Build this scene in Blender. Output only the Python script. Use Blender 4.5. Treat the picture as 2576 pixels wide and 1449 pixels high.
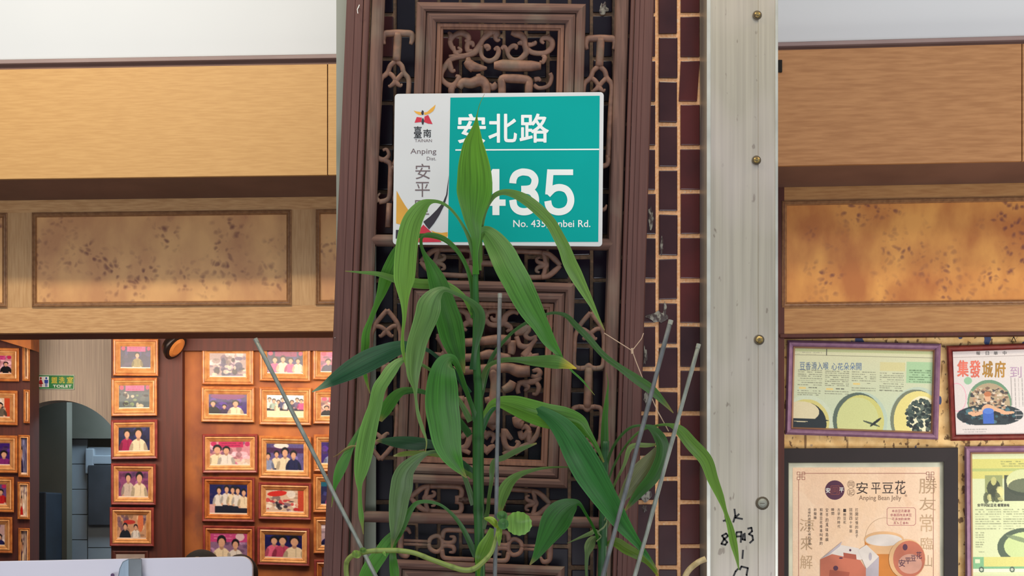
import bpy, bmesh, math, random
import numpy as np
from mathutils import Vector, Matrix
sc = bpy.context.scene
COL = sc.collection
for o in list(bpy.data.objects): bpy.data.objects.remove(o)
PI = math.pi
# ------------------------------------------------------------------ camera
CZ, D1, FP = 1.5, 3.2, 3200.0
PX0, PY0 = 1288.0, 1300.0          # principal axis of the shifted lens
cam = bpy.data.cameras.new('camera'); camo = bpy.data.objects.new('camera', cam); COL.objects.link(camo)
camo.location = (0, -D1, CZ); camo.rotation_euler = (PI/2, 0, 0)
cam.sensor_width = 36; cam.lens = FP/2576*36; cam.shift_y = (PY0-724.5)/2576
cam.clip_start = .05; sc.camera = camo
# ------------------------------------------------------------------ world and lights
w = bpy.data.worlds.new('world'); sc.world = w; w.use_nodes = True
nt = w.node_tree; bg = nt.nodes['Background']
bg.inputs[0].default_value = (0.80, 0.90, 1.0, 1); bg.inputs[1].default_value = 0.42
def area(name, loc, target, sx, sy, power, col, spread=180):
    l = bpy.data.lights.new(name, 'AREA'); l.shape = 'RECTANGLE'; l.size = sx; l.size_y = sy
    l.energy = power; l.color = col; l.spread = math.radians(spread)
    o = bpy.data.objects.new(name, l); COL.objects.link(o); o.location = loc
    d = Vector(target)-Vector(loc); o.rotation_euler = d.to_track_quat('-Z', 'Y').to_euler()
    return o
area('tube_lamp_left', (-1.9, -.6, 4.66), (-1.5, 1.6, 2.3), 2.2, .06, 79, (1, .82, .56))
area('tube_lamp_right', (2.9, -.6, 4.66), (2.5, 1.6, 2.3), 1.2, .06, 26, (1, .74, .44))
area('tube_lamp_middle', (.75, -.9, 4.0), (.45, 0, 1.7), .8, .35, 12, (1, .82, .58))
area('street_daylight', (-.2, -4.6, 7.2), (0, .6, 2.0), 7, 2.4, 118, (.95, .97, 1))
area('low_front_fill', (0, -5.6, .15), (0, 1.2, 2.0), 8, 1.2, 190, (.98, .96, 1))  # added unseen fill from low in front, standing in for street bounce
area('shop_lamp_left', (-1.6, 2.9, 2.42), (-1.7, 4.2, 1.2), 2.6, .5, 37, (1, .82, .64))
area('cork_wall_fill', (2.9, .3, 1.2), (1.4, 1.9, 1.35), 1.0, .5, 31, (1, .93, .82))  # added out-of-view fill light to brighten the cork wall and its papers
area('passage_lamp', (-2.1, 5.1, 2.5), (-2.1, 5.4, 0), 1.2, .5, 26, (.72, .9, 1))
sc.view_settings.view_transform = 'Standard'; sc.view_settings.look = 'None'
sc.view_settings.exposure = 0.0; sc.view_settings.gamma = 1; sc.view_settings.use_curve_mapping = False
# ------------------------------------------------------------------ helpers
def lin(c):
    r = []
    for v in c[:3]:
        v = v/255.0
        r.append(v/12.92 if v <= .04045 else ((v+.055)/1.055)**2.4)
    return r
class Plane:
    """a vertical plane in depth Y, turned by slope t about X0; p() meets it with the pixel's ray"""
    def __init__(s, Y0, t=0.0, X0=0.0): s.Y0, s.t, s.X0 = Y0, t, X0
    def p(s, px, py, off=0.0):
        a = (px-PX0)/FP
        l = (s.Y0-off+D1+s.t*s.X0)/(1+s.t*a)
        return Vector((l*a, l-D1, CZ+(PY0-py)/FP*l))
    __call__ = p
    def y(s, X, off=0.0): return s.Y0-off-s.t*(X-s.X0)
OFFS = {}
def root_off(o): return OFFS.get(o.name, Vector((0, 0, 0))) if o else Vector((0, 0, 0))
class MB:
    def __init__(s): s.v = []; s.f = []; s.tint = None; s.uv = None
    def add(s, vs, fs):
        n = len(s.v); s.v += [Vector(q) for q in vs]; s.f += [tuple(i+n for i in f) for f in fs]; return n
    def hexa(s, q):   # 8 corners: front TL TR BR BL, back TL TR BR BL
        s.add(q, [(0, 3, 2, 1), (4, 5, 6, 7), (0, 1, 5, 4), (1, 2, 6, 5), (2, 3, 7, 6), (3, 0, 4, 7)])
    def box(s, x0, x1, y0, y1, z0, z1):
        s.hexa([(x0, y0, z1), (x1, y0, z1), (x1, y0, z0), (x0, y0, z0), (x0, y1, z1), (x1, y1, z1), (x1, y1, z0), (x0, y1, z0)])
    def slab(s, surf, quad, off, th):   # px quad (TL TR BR BL) front face, thickness straight back
        f = [surf(x, y, off) for x, y in quad]
        s.hexa(f+[q+Vector((0, th, 0)) for q in f])
    def slabw(s, pl, x0, x1, y0, y1, rx, off, th):   # true horizontals; py given at column rx
        Z0, Z1 = pl.p(rx, y0, off).z, pl.p(rx, y1, off).z
        my = (y0+y1)/2; X0, X1 = pl.p(x0, my, off).x, pl.p(x1, my, off).x
        f = [Vector((X, pl.y(X, off), Z)) for X, Z in ((X0, Z0), (X1, Z0), (X1, Z1), (X0, Z1))]
        s.hexa(f+[q+Vector((0, th, 0)) for q in f])
    def tube(s, pts, rad, n=8, flat=1.0, cap=True):
        pts = [Vector(p) for p in pts]
        if not hasattr(rad, '__len__'): rad = [rad]*len(pts)
        base = len(s.v); prev = None
        for i, p in enumerate(pts):
            t = (pts[min(i+1, len(pts)-1)]-pts[max(i-1, 0)])
            if t.length < 1e-9: t = Vector((0, 0, 1))
            t.normalize()
            if flat != 1.0:                       # relief strokes: keep one axis along depth
                b = Vector((0, 1, 0)); a = t.cross(b).normalized()
            else:
                if prev is None:
                    b = Vector((0, 1, 0)) if abs(t.y) < .9 else Vector((1, 0, 0))
                else: b = prev
                a = t.cross(b).normalized(); b = a.cross(t).normalized(); prev = b
            for k in range(n):
                an = 2*PI*k/n+PI/n
                s.v.append(p+a*(math.cos(an)*rad[i])+b*(math.sin(an)*rad[i]*flat))
        for i in range(len(pts)-1):
            for k in range(n):
                a0 = base+i*n+k; a1 = base+i*n+(k+1) % n
                s.f.append((a0, a1, a1+n, a0+n))
        if cap:
            s.f.append(tuple(base+k for k in range(n))[::-1]); e = base+(len(pts)-1)*n
            s.f.append(tuple(e+k for k in range(n)))
    def build(s, name, mat, parent=None, smooth=False, bevel=0, seg=2, kind=None, label=None, fix=True):
        me = bpy.data.meshes.new(name); off = root_off(parent)
        me.from_pydata([tuple(q-off) for q in s.v], [], s.f)
        if fix or bevel:
            bm = bmesh.new(); bm.from_mesh(me)
            if fix: bmesh.ops.recalc_face_normals(bm, faces=bm.faces)
            if bevel:
                bmesh.ops.bevel(bm, geom=[e for e in bm.edges if len(e.link_faces) == 2 and e.calc_face_angle(0) > .5], offset=bevel, segments=seg, affect='EDGES', profile=.6)
            bm.to_mesh(me); bm.free()
        if smooth:
            for p in me.polygons: p.use_smooth = True
        o = bpy.data.objects.new(name, me); COL.objects.link(o)
        me.materials.append(mat)
        OFFS[o.name] = Vector(off)
        if parent: o.parent = parent
        if kind: o['kind'] = kind
        if label: o['label'] = label
        return o
def thing(name, loc, label, cat, group=None, kind=None):
    o = bpy.data.objects.new(name, None); COL.objects.link(o); o.location = loc; o.empty_display_size = .05
    OFFS[o.name] = Vector(loc)
    if label: o['label'] = label
    if cat: o['category'] = cat
    if group: o['group'] = group
    if kind: o['kind'] = kind
    return o
def tag(o, label, cat, group=None):
    o['label'] = label; o['category'] = cat
    if group: o['group'] = group
    return o
def struct(o): o['kind'] = 'structure'; return o
# ------------------------------------------------------------------ materials
MATS = {}
def mat(name, col, rough=.6, col2=None, scale=(8, 8, 8), detail=4, bump=0.0, metal=0.0, coat=0.0, spec=.5, lo=.35, hi=.65, extra=None, bscale=None):
    if name in MATS: return MATS[name]
    m = bpy.data.materials.new(name); m.use_nodes = True; MATS[name] = m
    N = m.node_tree.nodes; L = m.node_tree.links; b = N['Principled BSDF']
    b.inputs['Roughness'].default_value = rough; b.inputs['Metallic'].default_value = metal
    b.inputs['Coat Weight'].default_value = coat; b.inputs['Specular IOR Level'].default_value = spec
    c1 = lin(col)+[1]; c2 = lin(col2 or [v*.86 for v in col])+[1]
    tc = N.new('ShaderNodeTexCoord'); mp = N.new('ShaderNodeMapping'); mp.inputs['Scale'].default_value = scale
    g = N.new('ShaderNodeNewGeometry')
    L.new(g.outputs['Position'], mp.inputs[0])
    no = N.new('ShaderNodeTexNoise'); no.inputs['Scale'].default_value = 1; no.inputs['Detail'].default_value = detail
    L.new(mp.outputs[0], no.inputs['Vector'])
    mr = N.new('ShaderNodeMapRange'); mr.inputs[1].default_value = lo; mr.inputs[2].default_value = hi
    L.new(no.outputs['Fac'], mr.inputs[0])
    mx = N.new('ShaderNodeMix'); mx.data_type = 'RGBA'
    mx.inputs['A'].default_value = c1; mx.inputs['B'].default_value = c2
    L.new(mr.outputs[0], mx.inputs['Factor'])
    out = mx.outputs['Result']
    if extra: out = extra(N, L, g, out)
    L.new(out, b.inputs['Base Color'])
    if bump:
        bp = N.new('ShaderNodeBump'); bp.inputs['Strength'].default_value = bump; bp.inputs['Distance'].default_value = .002
        L.new(no.outputs['Fac'], bp.inputs['Height']); L.new(bp.outputs[0], b.inputs['Normal'])
    return m
def overlay(sc_, c, lo, hi, detail=3, strength=1.0, kind='noise', rnd=1.0):
    """a second procedural layer of spots or patches"""
    def f(N, L, g, out):
        mp = N.new('ShaderNodeMapping'); mp.inputs['Scale'].default_value = sc_; L.new(g.outputs['Position'], mp.inputs[0])
        if kind == 'noise':
            t = N.new('ShaderNodeTexNoise'); t.inputs['Scale'].default_value = 1; t.inputs['Detail'].default_value = detail; o_ = t.outputs['Fac']
        else:
            t = N.new('ShaderNodeTexVoronoi'); t.inputs['Scale'].default_value = 1; t.inputs['Randomness'].default_value = rnd; o_ = t.outputs['Distance']
        L.new(mp.outputs[0], t.inputs['Vector'])
        mr = N.new('ShaderNodeMapRange'); mr.inputs[1].default_value = lo; mr.inputs[2].default_value = hi; mr.inputs[4].default_value = strength
        L.new(o_, mr.inputs[0])
        mx = N.new('ShaderNodeMix'); mx.data_type = 'RGBA'; mx.inputs['B'].default_value = lin(c)+[1]
        L.new(out, mx.inputs['A']); L.new(mr.outputs[0], mx.inputs['Factor']); return mx.outputs['Result']
    return f
def chain(*fs):
    def f(N, L, g, out):
        for q in fs: out = q(N, L, g, out)
        return out
    return f
def burl(N, L, g, out):
    """clusters of dark burl eyes: voronoi dots kept only where a broad noise is high"""
    mp = N.new('ShaderNodeMapping'); mp.inputs['Scale'].default_value = (1, .01, 1); L.new(g.outputs['Position'], mp.inputs[0])
    n0 = N.new('ShaderNodeTexNoise'); n0.inputs['Scale'].default_value = 16; n0.inputs['Detail'].default_value = 2
    L.new(mp.outputs[0], n0.inputs['Vector'])
    mm = N.new('ShaderNodeMix'); mm.data_type = 'RGBA'; mm.blend_type = 'LINEAR_LIGHT'; mm.inputs['Factor'].default_value = .03
    L.new(mp.outputs[0], mm.inputs['A']); L.new(n0.outputs['Color'], mm.inputs['B'])
    v = N.new('ShaderNodeTexVoronoi'); v.inputs['Scale'].default_value = 36; L.new(mm.outputs['Result'], v.inputs['Vector'])
    a = N.new('ShaderNodeMapRange'); a.inputs[1].default_value = .50; a.inputs[2].default_value = .16; L.new(v.outputs['Distance'], a.inputs[0])
    n1 = N.new('ShaderNodeTexNoise'); n1.inputs['Scale'].default_value = 4.2; n1.inputs['Detail'].default_value = 2; L.new(mp.outputs[0], n1.inputs['Vector'])
    b = N.new('ShaderNodeMapRange'); b.inputs[1].default_value = .47; b.inputs[2].default_value = .60; L.new(n1.outputs['Fac'], b.inputs[0])
    m = N.new('ShaderNodeMath'); m.operation = 'MULTIPLY'; L.new(a.outputs[0], m.inputs[0]); L.new(b.outputs[0], m.inputs[1])
    m2 = N.new('ShaderNodeMath'); m2.operation = 'MULTIPLY'; m2.inputs[1].default_value = .80; L.new(m.outputs[0], m2.inputs[0])
    mx = N.new('ShaderNodeMix'); mx.data_type = 'RGBA'; mx.inputs['B'].default_value = lin((110, 62, 58))+[1]
    L.new(out, mx.inputs['A']); L.new(m2.outputs[0], mx.inputs['Factor']); return mx.outputs['Result']
M_white = mat('white_paint', (197, 205, 215), .6, (191, 200, 210), (1, 1, 1))
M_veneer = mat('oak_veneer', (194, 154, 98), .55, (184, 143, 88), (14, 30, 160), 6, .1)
M_veneer_r = mat('oak_veneer_shaded', (168, 122, 78), .55, (150, 104, 62), (9, 20, 90), 6, .1)  # darker copy: weaker light on the right bay put into the colour
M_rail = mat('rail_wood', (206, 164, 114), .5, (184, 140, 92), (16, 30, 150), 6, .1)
M_rail_r = mat('rail_wood_shaded', (178, 134, 84), .5, (160, 114, 68), (12, 30, 110), 6, .1)  # rail colour lowered for the dimmer light on the right
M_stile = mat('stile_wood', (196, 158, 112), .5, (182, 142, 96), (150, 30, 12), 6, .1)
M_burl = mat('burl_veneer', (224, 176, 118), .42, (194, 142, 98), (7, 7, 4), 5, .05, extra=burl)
M_burl_r = mat('burl_veneer_shaded', (222, 160, 84), .42, (180, 112, 58), (7, 7, 4), 5, .05, extra=burl)  # deeper burl colours carry the dimmer light of the right bay
M_mold = mat('moulding_wood', (150, 112, 78), .45, (128, 92, 64), (60, 60, 60), 3)
M_mauve = mat('mauve_trim', (142, 124, 124), .5, (126, 108, 110), (3, 3, 3))
M_brown = mat('brown_strip', (112, 82, 72), .6, (98, 70, 62), (4, 4, 40))
M_dark = mat('dark_void', (14, 12, 14), .9)
M_redwood = mat('red_brown_wood', (84, 34, 24), .6, (70, 28, 20), (60, 30, 4), 4)
M_rust = mat('rust_wall', (176, 104, 46), .65, (122, 60, 30), (5, 5, 3), 6, extra=overlay((9, 9, 4), (86, 50, 44), .58, .72, 4, .7))
M_paperwall = mat('striped_wallpaper', (186, 172, 156), .8, (164, 150, 138), (160, 20, 3), 4)
M_olive = mat('dark_olive_wall', (92, 92, 84), .8, (84, 84, 76), (3, 3, 3))
M_bluetile = mat('blue_grey_tile', (150, 160, 170), .35, (138, 148, 160), (3, 3, 3))
M_floor = mat('floor_tile', (120, 108, 98), .4, (104, 92, 84), (3, 3, 3))
M_side = mat('plain_wall', (150, 120, 96), .8)
# old carved screen
M_plank = mat('painted_plank', (92, 56, 49), .65, (80, 46, 40), (170, 60, 4), 5, .25, extra=overlay((40, 40, 2.0), (76, 50, 44), .6, .7, 3, .5))
M_wood = mat('weathered_wood', (108, 78, 67), .75, (80, 55, 47), (150, 60, 7), 5, .3, extra=overlay((9, 9, 5), (120, 112, 96), .52, .7, 3, .5))
M_woodh = mat('weathered_wood_horizontal', (108, 78, 67), .75, (80, 55, 47), (7, 60, 150), 5, .3, extra=overlay((9, 9, 9), (120, 112, 96), .52, .7, 3, .5))
M_carve = mat('carved_wood', (126, 90, 72), .6, (92, 64, 52), (40, 40, 40), 5, .35, extra=overlay((10, 10, 10), (120, 112, 92), .54, .7, 3, .45))
M_tile_shaded = mat('shaded_blue_black_tile', (30, 22, 34), .2, (20, 16, 26), (7, 7, 7), 3, .06, spec=.3)  # tile copy darkened in colour for the shade behind the screen
M_red = mat('reddish_wood', (128, 88, 66), .65, (104, 68, 52), (150, 60, 6), 5, .3)
M_tile = mat('glazed_brown_tile', (70, 40, 42), .18, (54, 30, 34), (7, 7, 7), 3, .06, spec=.35)
M_tile2 = mat('glazed_brown_tile_red', (92, 40, 38), .2, (72, 34, 34), (7, 7, 7), 3, .06, spec=.35)
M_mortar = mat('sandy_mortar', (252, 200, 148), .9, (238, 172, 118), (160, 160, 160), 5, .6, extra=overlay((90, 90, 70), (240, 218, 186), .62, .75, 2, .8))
M_alu = mat('dull_aluminium', (152, 154, 142), .5, (134, 136, 122), (5, 5, 2), 3, metal=.3, extra=overlay((3, 3, 3), (96, 110, 88), .52, .66, 2, .6))
M_steel = mat('brushed_steel', (176, 170, 154), .42, (162, 156, 142), (120, 60, 2.2), 4, .06, metal=.4,
              extra=chain(overlay((70, 70, 30), (104, 92, 80), .70, .76, 2, .6), overlay((4, 4, 2.2), (206, 194, 192), .5, .7, 2, .5)))
M_steel_edge = mat('bright_steel_edge', (226, 226, 214), .3, metal=.6)
M_brass = mat('screw_metal', (196, 170, 104), .3, (120, 100, 70), (90, 90, 90), 3, metal=.8)
M_grime = mat('grime', (92, 82, 66), .8)
M_ink = mat('black_marker', (22, 20, 22), .5)
M_mortar_shaded = mat('shaded_mortar', (128, 100, 78), .95, (98, 82, 66), (120, 120, 120), 5, .6)  # mortar copy with the shade behind the screen put into its colour
M_glue = mat('dried_adhesive', (150, 146, 132), .4, (70, 56, 52), (110, 110, 60), 5, .9, lo=.42, hi=.55)
# plate
M_pwhite = mat('plate_white', (206, 209, 210), .4, (202, 205, 206), (3, 3, 3), spec=.2)
M_teal = mat('plate_teal', (0, 156, 150), .45, (0, 151, 145), (3, 3, 3), spec=.12)
M_letter = mat('lettering_white', (232, 236, 234), .4, (230, 234, 232))
M_gold = mat('plate_yellow', (226, 168, 62), .4); M_pred = mat('plate_red', (202, 44, 66), .4); M_pblk = mat('plate_black', (48, 42, 52), .4); M_grey = mat('plate_grey', (120, 104, 106), .4)
M_black2 = mat('plate_brush_black', (24, 24, 26), .4)
M_cork = mat('cork_wall', (240, 206, 146), .85, (214, 170, 108), (22, 22, 22), 5, .6,
             extra=chain(overlay((44, 44, 30), (86, 54, 36), .585, .64, 4, .85), overlay((26, 26, 3), (96, 62, 40), .66, .70, 2, .8), overlay((12, 12, 8), (36, 66, 116), .655, .67, 2, .95)))
M_stake = mat('galvanised_stake', (108, 112, 112), .55, (84, 88, 90), (60, 60, 30), 4, .3, metal=.3)
M_twig = mat('dry_twig', (206, 178, 150), .8); M_soil = mat('soil', (70, 50, 38), .95, (44, 32, 26), (60, 60, 60), 4, 1)
M_pot = mat('terracotta_planter', (150, 92, 66), .8); M_plinth = mat('plinth', (130, 122, 112), .85)
M_acryl = mat('white_acrylic', (216, 218, 236), .25, (210, 212, 232), (2, 2, 2), coat=.3)
M_clamp = mat('metal_clamp', (150, 168, 184), .3, (120, 136, 150), (20, 20, 3), metal=.6)
# printed colour carried on a fine grid
def attr_mat(name, rough=.4, coat=0.0, noise=0.0):
    m = bpy.data.materials.new(name); m.use_nodes = True
    N = m.node_tree.nodes; L = m.node_tree.links; b = N['Principled BSDF']; b.inputs['Roughness'].default_value = rough; b.inputs['Coat Weight'].default_value = coat
    a = N.new('ShaderNodeAttribute'); a.attribute_name = 'print'; L.new(a.outputs['Color'], b.inputs['Base Color']); return m
M_photo = attr_mat('photo_print', .3, .25); M_news = attr_mat('paper_print', .5, .1)
def leaf_material():
    m = bpy.data.materials.new('leaf'); m.use_nodes = True; N = m.node_tree.nodes; L = m.node_tree.links
    b = N['Principled BSDF']; b.inputs['Roughness'].default_value = .36; b.inputs['Specular IOR Level'].default_value = .3
    a = N.new('ShaderNodeAttribute'); a.attribute_name = 'tint'
    uv = N.new('ShaderNodeUVMap'); mp = N.new('ShaderNodeMapping'); mp.inputs['Scale'].default_value = (20, .45, 1); L.new(uv.outputs[0], mp.inputs[0])
    no = N.new('ShaderNodeTexNoise'); no.inputs['Scale'].default_value = 1; no.inputs['Detail'].default_value = 3; L.new(mp.outputs[0], no.inputs['Vector'])
    mr = N.new('ShaderNodeMapRange'); mr.inputs[1].default_value = .3; mr.inputs[2].default_value = .72; mr.inputs[3].default_value = .60; mr.inputs[4].default_value = 1.22; L.new(no.outputs['Fac'], mr.inputs[0])
    mx = N.new('ShaderNodeVectorMath'); mx.operation = 'SCALE'; L.new(a.outputs['Color'], mx.inputs[0]); L.new(mr.outputs[0], mx.inputs['Scale'])
    L.new(mx.outputs[0], b.inputs['Base Color'])
    bp = N.new('ShaderNodeBump'); bp.inputs['Strength'].default_value = .35; bp.inputs['Distance'].default_value = .001
    L.new(no.outputs['Fac'], bp.inputs['Height']); L.new(bp.outputs[0], b.inputs['Normal'])
    tr = N.new('ShaderNodeBsdfTranslucent'); L.new(mx.outputs[0], tr.inputs['Color'])
    ms = N.new('ShaderNodeMixShader'); ms.inputs[0].default_value = .3
    L.new(b.outputs[0], ms.inputs[1]); L.new(tr.outputs[0], ms.inputs[2]); L.new(ms.outputs[0], N['Material Output'].inputs[0]); return m
M_leaf = leaf_material()
# ------------------------------------------------------------------ generic builders
def inset(quad, ix, iy=None):
    iy = ix if iy is None else iy
    q = [Vector(p) for p in quad]; out = []
    for i, (sx, sy) in enumerate(((1, 1), (-1, 1), (-1, -1), (1, -1))):
        h = ((q[1]-q[0]) if i < 2 else (q[2]-q[3])).normalized(); v = ((q[3]-q[0]) if i in (0, 3) else (q[2]-q[1])).normalized()
        out.append(q[i]+h*sx*ix+v*sy*iy)
    return [tuple(p) for p in out]
def moulding(name, surf, quad, prof, m, parent=None, m_side=None, label=None, smooth=False, back=None, m_h=None):
    """mitred frame: prof = [(inset px, height toward the viewer m)], corners TL TR BR BL"""
    mb = MB(); rings = []
    for ins, off in prof: rings.append([surf(x, y, off) for x, y in inset(quad, ins)])
    if back is not None: rings = [[q+Vector((0, back, 0)) for q in rings[0]]]+rings
    b = 0
    for r in rings: mb.v += r
    for j in range(len(rings)-1):
        for i in range(4):
            k = (i+1) % 4
            mb.f.append((4*j+i, 4*j+k, 4*j+4+k, 4*j+4+i))
    o = mb.build(name, m, parent, label=label, fix=False)
    if m_h:
        o.data.materials.append(m_h)
        for k, p in enumerate(o.data.polygons): p.material_index = 1 if (k % 4) in (0, 2) else 0
    return o
def disc_poly(cx, cy, rx, ry=None, n=28, a0=0, a1=2*PI):
    ry = ry or rx
    return [(cx+rx*math.cos(a0+(a1-a0)*i/n), cy+ry*math.sin(a0+(a1-a0)*i/n)) for i in range(n)]
def polys(name, surf, lst, off, m, parent, label=None):
    if 1 < len(lst) <= 4: return [polys(name.rstrip('s') if name.endswith('s') else name, surf, [q_], off, m, parent, label) for q_ in lst][0]
    mb = MB()
    for pts in lst:
        vs = [surf(x, y, off) for x, y in pts]; mb.add(vs, [tuple(range(len(vs)))])
    return mb.build(name, m, parent, fix=False, label=label)
def stroke_pts(pts, w):
    """flat band polygon pieces along a pixel polyline"""
    out = []
    for (a, b) in zip(pts[:-1], pts[1:]):
        d = Vector((b[0]-a[0], b[1]-a[1])); 
        if d.length < 1e-6: continue
        n = Vector((-d.y, d.x)).normalized()*w/2; e = d.normalized()*w*.25
        out.append([(a[0]+n.x-e.x, a[1]+n.y-e.y), (b[0]+n.x+e.x, b[1]+n.y+e.y), (b[0]-n.x+e.x, b[1]-n.y+e.y), (a[0]-n.x-e.x, a[1]-n.y-e.y)])
    return out
def rect(x0, y0, x1, y1): return [(x0, y0), (x1, y0), (x1, y1), (x0, y1)]
def cr(pts, n=6):
    """Catmull-Rom through tuples of any length"""
    P = [np.array(p, float) for p in pts]; P = [2*P[0]-P[1]]+P+[2*P[-1]-P[-2]]; out = []
    for i in range(1, len(P)-2):
        for k in range(n):
            t = k/n
            out.append(.5*((2*P[i])+(-P[i-1]+P[i+1])*t+(2*P[i-1]-5*P[i]+4*P[i+1]-P[i+2])*t*t+(-P[i-1]+3*P[i]-3*P[i+1]+P[i+2])*t**3))
    out.append(P[-2]); return out
# deferred lettering: glyph outlines come from the built-in font
JOBS = []
def text(name, surf, items, off, m, parent, bold=0.0, label=None):
    """items = [(string, x0, y0, x1, y1)] bounding boxes in the surface's own px"""
    JOBS.append((name, surf, items, off, m, parent, bold, label))
def flush_text():
    need = {}
    for j in JOBS:
        for it in j[2]: need[(it[0], 0)] = None
    objs = {}
    for (s, b) in need:
        c = bpy.data.curves.new('t', 'FONT'); c.body = s; c.resolution_u = 3; c.fill_mode = 'BOTH'
        o = bpy.data.objects.new('t', c); COL.objects.link(o); objs[(s, b)] = o
    bpy.context.view_layer.update(); dg = bpy.context.evaluated_depsgraph_get()
    data = {}
    for k, o in objs.items():
        me = bpy.data.meshes.new_from_object(o.evaluated_get(dg))
        vs = np.array([tuple(v.co)[:2] for v in me.vertices]) if len(me.vertices) else np.zeros((0, 2))
        data[k] = (vs, [tuple(p.vertices) for p in me.polygons]); bpy.data.meshes.remove(me)
    for o in objs.values():
        c = o.data; bpy.data.objects.remove(o); bpy.data.curves.remove(c)
    for name, surf, items, off, m, parent, bold, label in JOBS:
        mb = MB()
        for (s, x0, y0, x1, y1) in items:
            vs, fs = data[(s, 0)]
            if not len(vs): continue
            mn, mx_ = vs.min(0), vs.max(0); d = np.maximum(mx_-mn, 1e-6)
            e = bold*min(x1-x0, y1-y0)*.75 if len(s) == 1 else bold*(y1-y0)*.9   # stroke thickening in px
            ax0, ax1, ay0, ay1 = x0+e, x1-e, y0+e, y1-e
            sh = [(0, 0)] if not bold else [(0, 0)]+[(e*math.cos(k*PI/4), e*math.sin(k*PI/4)) for k in range(8)]
            for q_, (dx, dy) in enumerate(sh):
                mb.add([surf(ax0+dx+(v[0]-mn[0])/d[0]*(ax1-ax0), ay1+dy-(v[1]-mn[1])/d[1]*(ay1-ay0), off+q_*.00001) for v in vs], fs)
        mb.build(name, m, parent, fix=False, label=label)
# printed pictures -------------------------------------------------
class Canvas:
    def __init__(s, w, h, col=(200, 200, 200), seed=1):
        s.w, s.h = w, h; s.a = np.empty((h, w, 3)); s.a[:] = col; s.r = np.random.RandomState(seed)
        s.y, s.x = np.mgrid[0:h, 0:w]; s.x = s.x/(w-1); s.y = s.y/(h-1)
    def ell(s, cx, cy, rx, ry, c, al=1.0, rot=0):
        X, Y = s.x-cx, s.y-cy
        if rot: X, Y = X*math.cos(rot)+Y*math.sin(rot), -X*math.sin(rot)+Y*math.cos(rot)
        m = ((X/rx)**2+(Y/ry)**2) < 1; s.a[m] = s.a[m]*(1-al)+np.array(c)*al
    def rect(s, x0, y0, x1, y1, c, al=1.0):
        m = (s.x >= x0) & (s.x <= x1) & (s.y >= y0) & (s.y <= y1); s.a[m] = s.a[m]*(1-al)+np.array(c)*al
    def blotch(s, n, cols, x0=0, y0=0, x1=1, y1=1, r=.05, al=.7):
        for _ in range(n):
            c = cols[s.r.randint(len(cols))]; s.ell(s.r.uniform(x0, x1), s.r.uniform(y0, y1), r*s.r.uniform(.4, 1.4), r*s.r.uniform(.4, 1.6), c, al)
    def noise(s, k): s.a += s.r.normal(0, k, (s.h, s.w, 1))
    def blur(s, n=1):
        for _ in range(n):
            p = np.pad(s.a, ((1, 1), (1, 1), (0, 0)), 'edge'); s.a = (p[:-2, 1:-1]+p[2:, 1:-1]+p[1:-1, :-2]+p[1:-1, 2:]+2*s.a)/6
    def lines(s, x0, y0, x1, y1, dy, c, al=.6, seg=.02):
        y = y0
        while y < y1:
            x = x0
            while x < x1-seg*.5:
                L_ = s.r.uniform(.5, 2.2)*seg
                if s.r.rand() < .85: s.rect(x, y, min(x+L_*.85, x1), y+dy*.42, c, al*s.r.uniform(.6, 1))
                x += L_
            y += dy
    def person(s, x, top, k, shirt, skin=(214, 172, 146), hair=(38, 26, 34)):
        dk = tuple(v*.78 for v in shirt); s.rect(x-.15*k, top+.85*k, x+.15*k, 1, (44, 40, 60))
        s.ell(x, top+.60*k, .20*k, .24*k, shirt); s.rect(x-.17*k, top+.55*k, x+.17*k, top+.95*k, shirt)
        s.ell(x-.19*k, top+.70*k, .05*k, .20*k, dk, 1, .15); s.ell(x+.19*k, top+.70*k, .05*k, .20*k, dk, 1, -.15)
        s.ell(x-.17*k, top+.9*k, .04*k, .06*k, skin); s.ell(x+.15*k, top+.88*k, .04*k, .06*k, skin)
        s.ell(x, top+.34*k, .05*k, .09*k, tuple(v*.85 for v in skin)); s.ell(x, top+.15*k, .105*k, .16*k, hair)
        s.ell(x, top+.21*k, .08*k, .13*k, skin); s.ell(x+.03*k, top+.60*k, .012*k, .2*k, dk, .6)
    def put(s, name, surf, quad, off, m, parent, label=None):
        q = [surf(x, y, off) for x, y in quad]; w_, h_ = s.w, s.h; of = root_off(parent)
        u = np.linspace(0, 1, w_); v = np.linspace(0, 1, h_); U, V = np.meshgrid(u, v)
        q = [np.array(p-of) for p in q]
        P = (1-V)[..., None]*((1-U)[..., None]*q[0]+U[..., None]*q[1])+V[..., None]*((1-U)[..., None]*q[3]+U[..., None]*q[2])
        me = bpy.data.meshes.new(name); i = np.arange(w_*h_).reshape(h_, w_)
        F = np.stack([i[:-1, :-1], i[1:, :-1], i[1:, 1:], i[:-1, 1:]], -1).reshape(-1, 4)
        me.vertices.add(w_*h_); me.vertices.foreach_set('co', P.reshape(-1).astype(np.float32))
        me.loops.add(len(F)*4); me.loops.foreach_set('vertex_index', F.reshape(-1).astype(np.int32))
        me.polygons.add(len(F)); me.polygons.foreach_set('loop_start', np.arange(0, len(F)*4, 4, dtype=np.int32))
        me.update(calc_edges=True); me.validate()
        c = np.clip(s.a/255, 0, 1); c = np.where(c <= .04045, c/12.92, ((c+.055)/1.055)**2.4)
        at = me.attributes.new('print', 'FLOAT_COLOR', 'POINT')
        at.data.foreach_set('color', np.concatenate([c, np.ones((h_, w_, 1))], -1).reshape(-1).astype(np.float32))
        o = bpy.data.objects.new(name, me); COL.objects.link(o); me.materials.append(m); o.parent = parent; OFFS[o.name] = of
        if label: o['label'] = label
        return o
exec_parts = []
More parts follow.
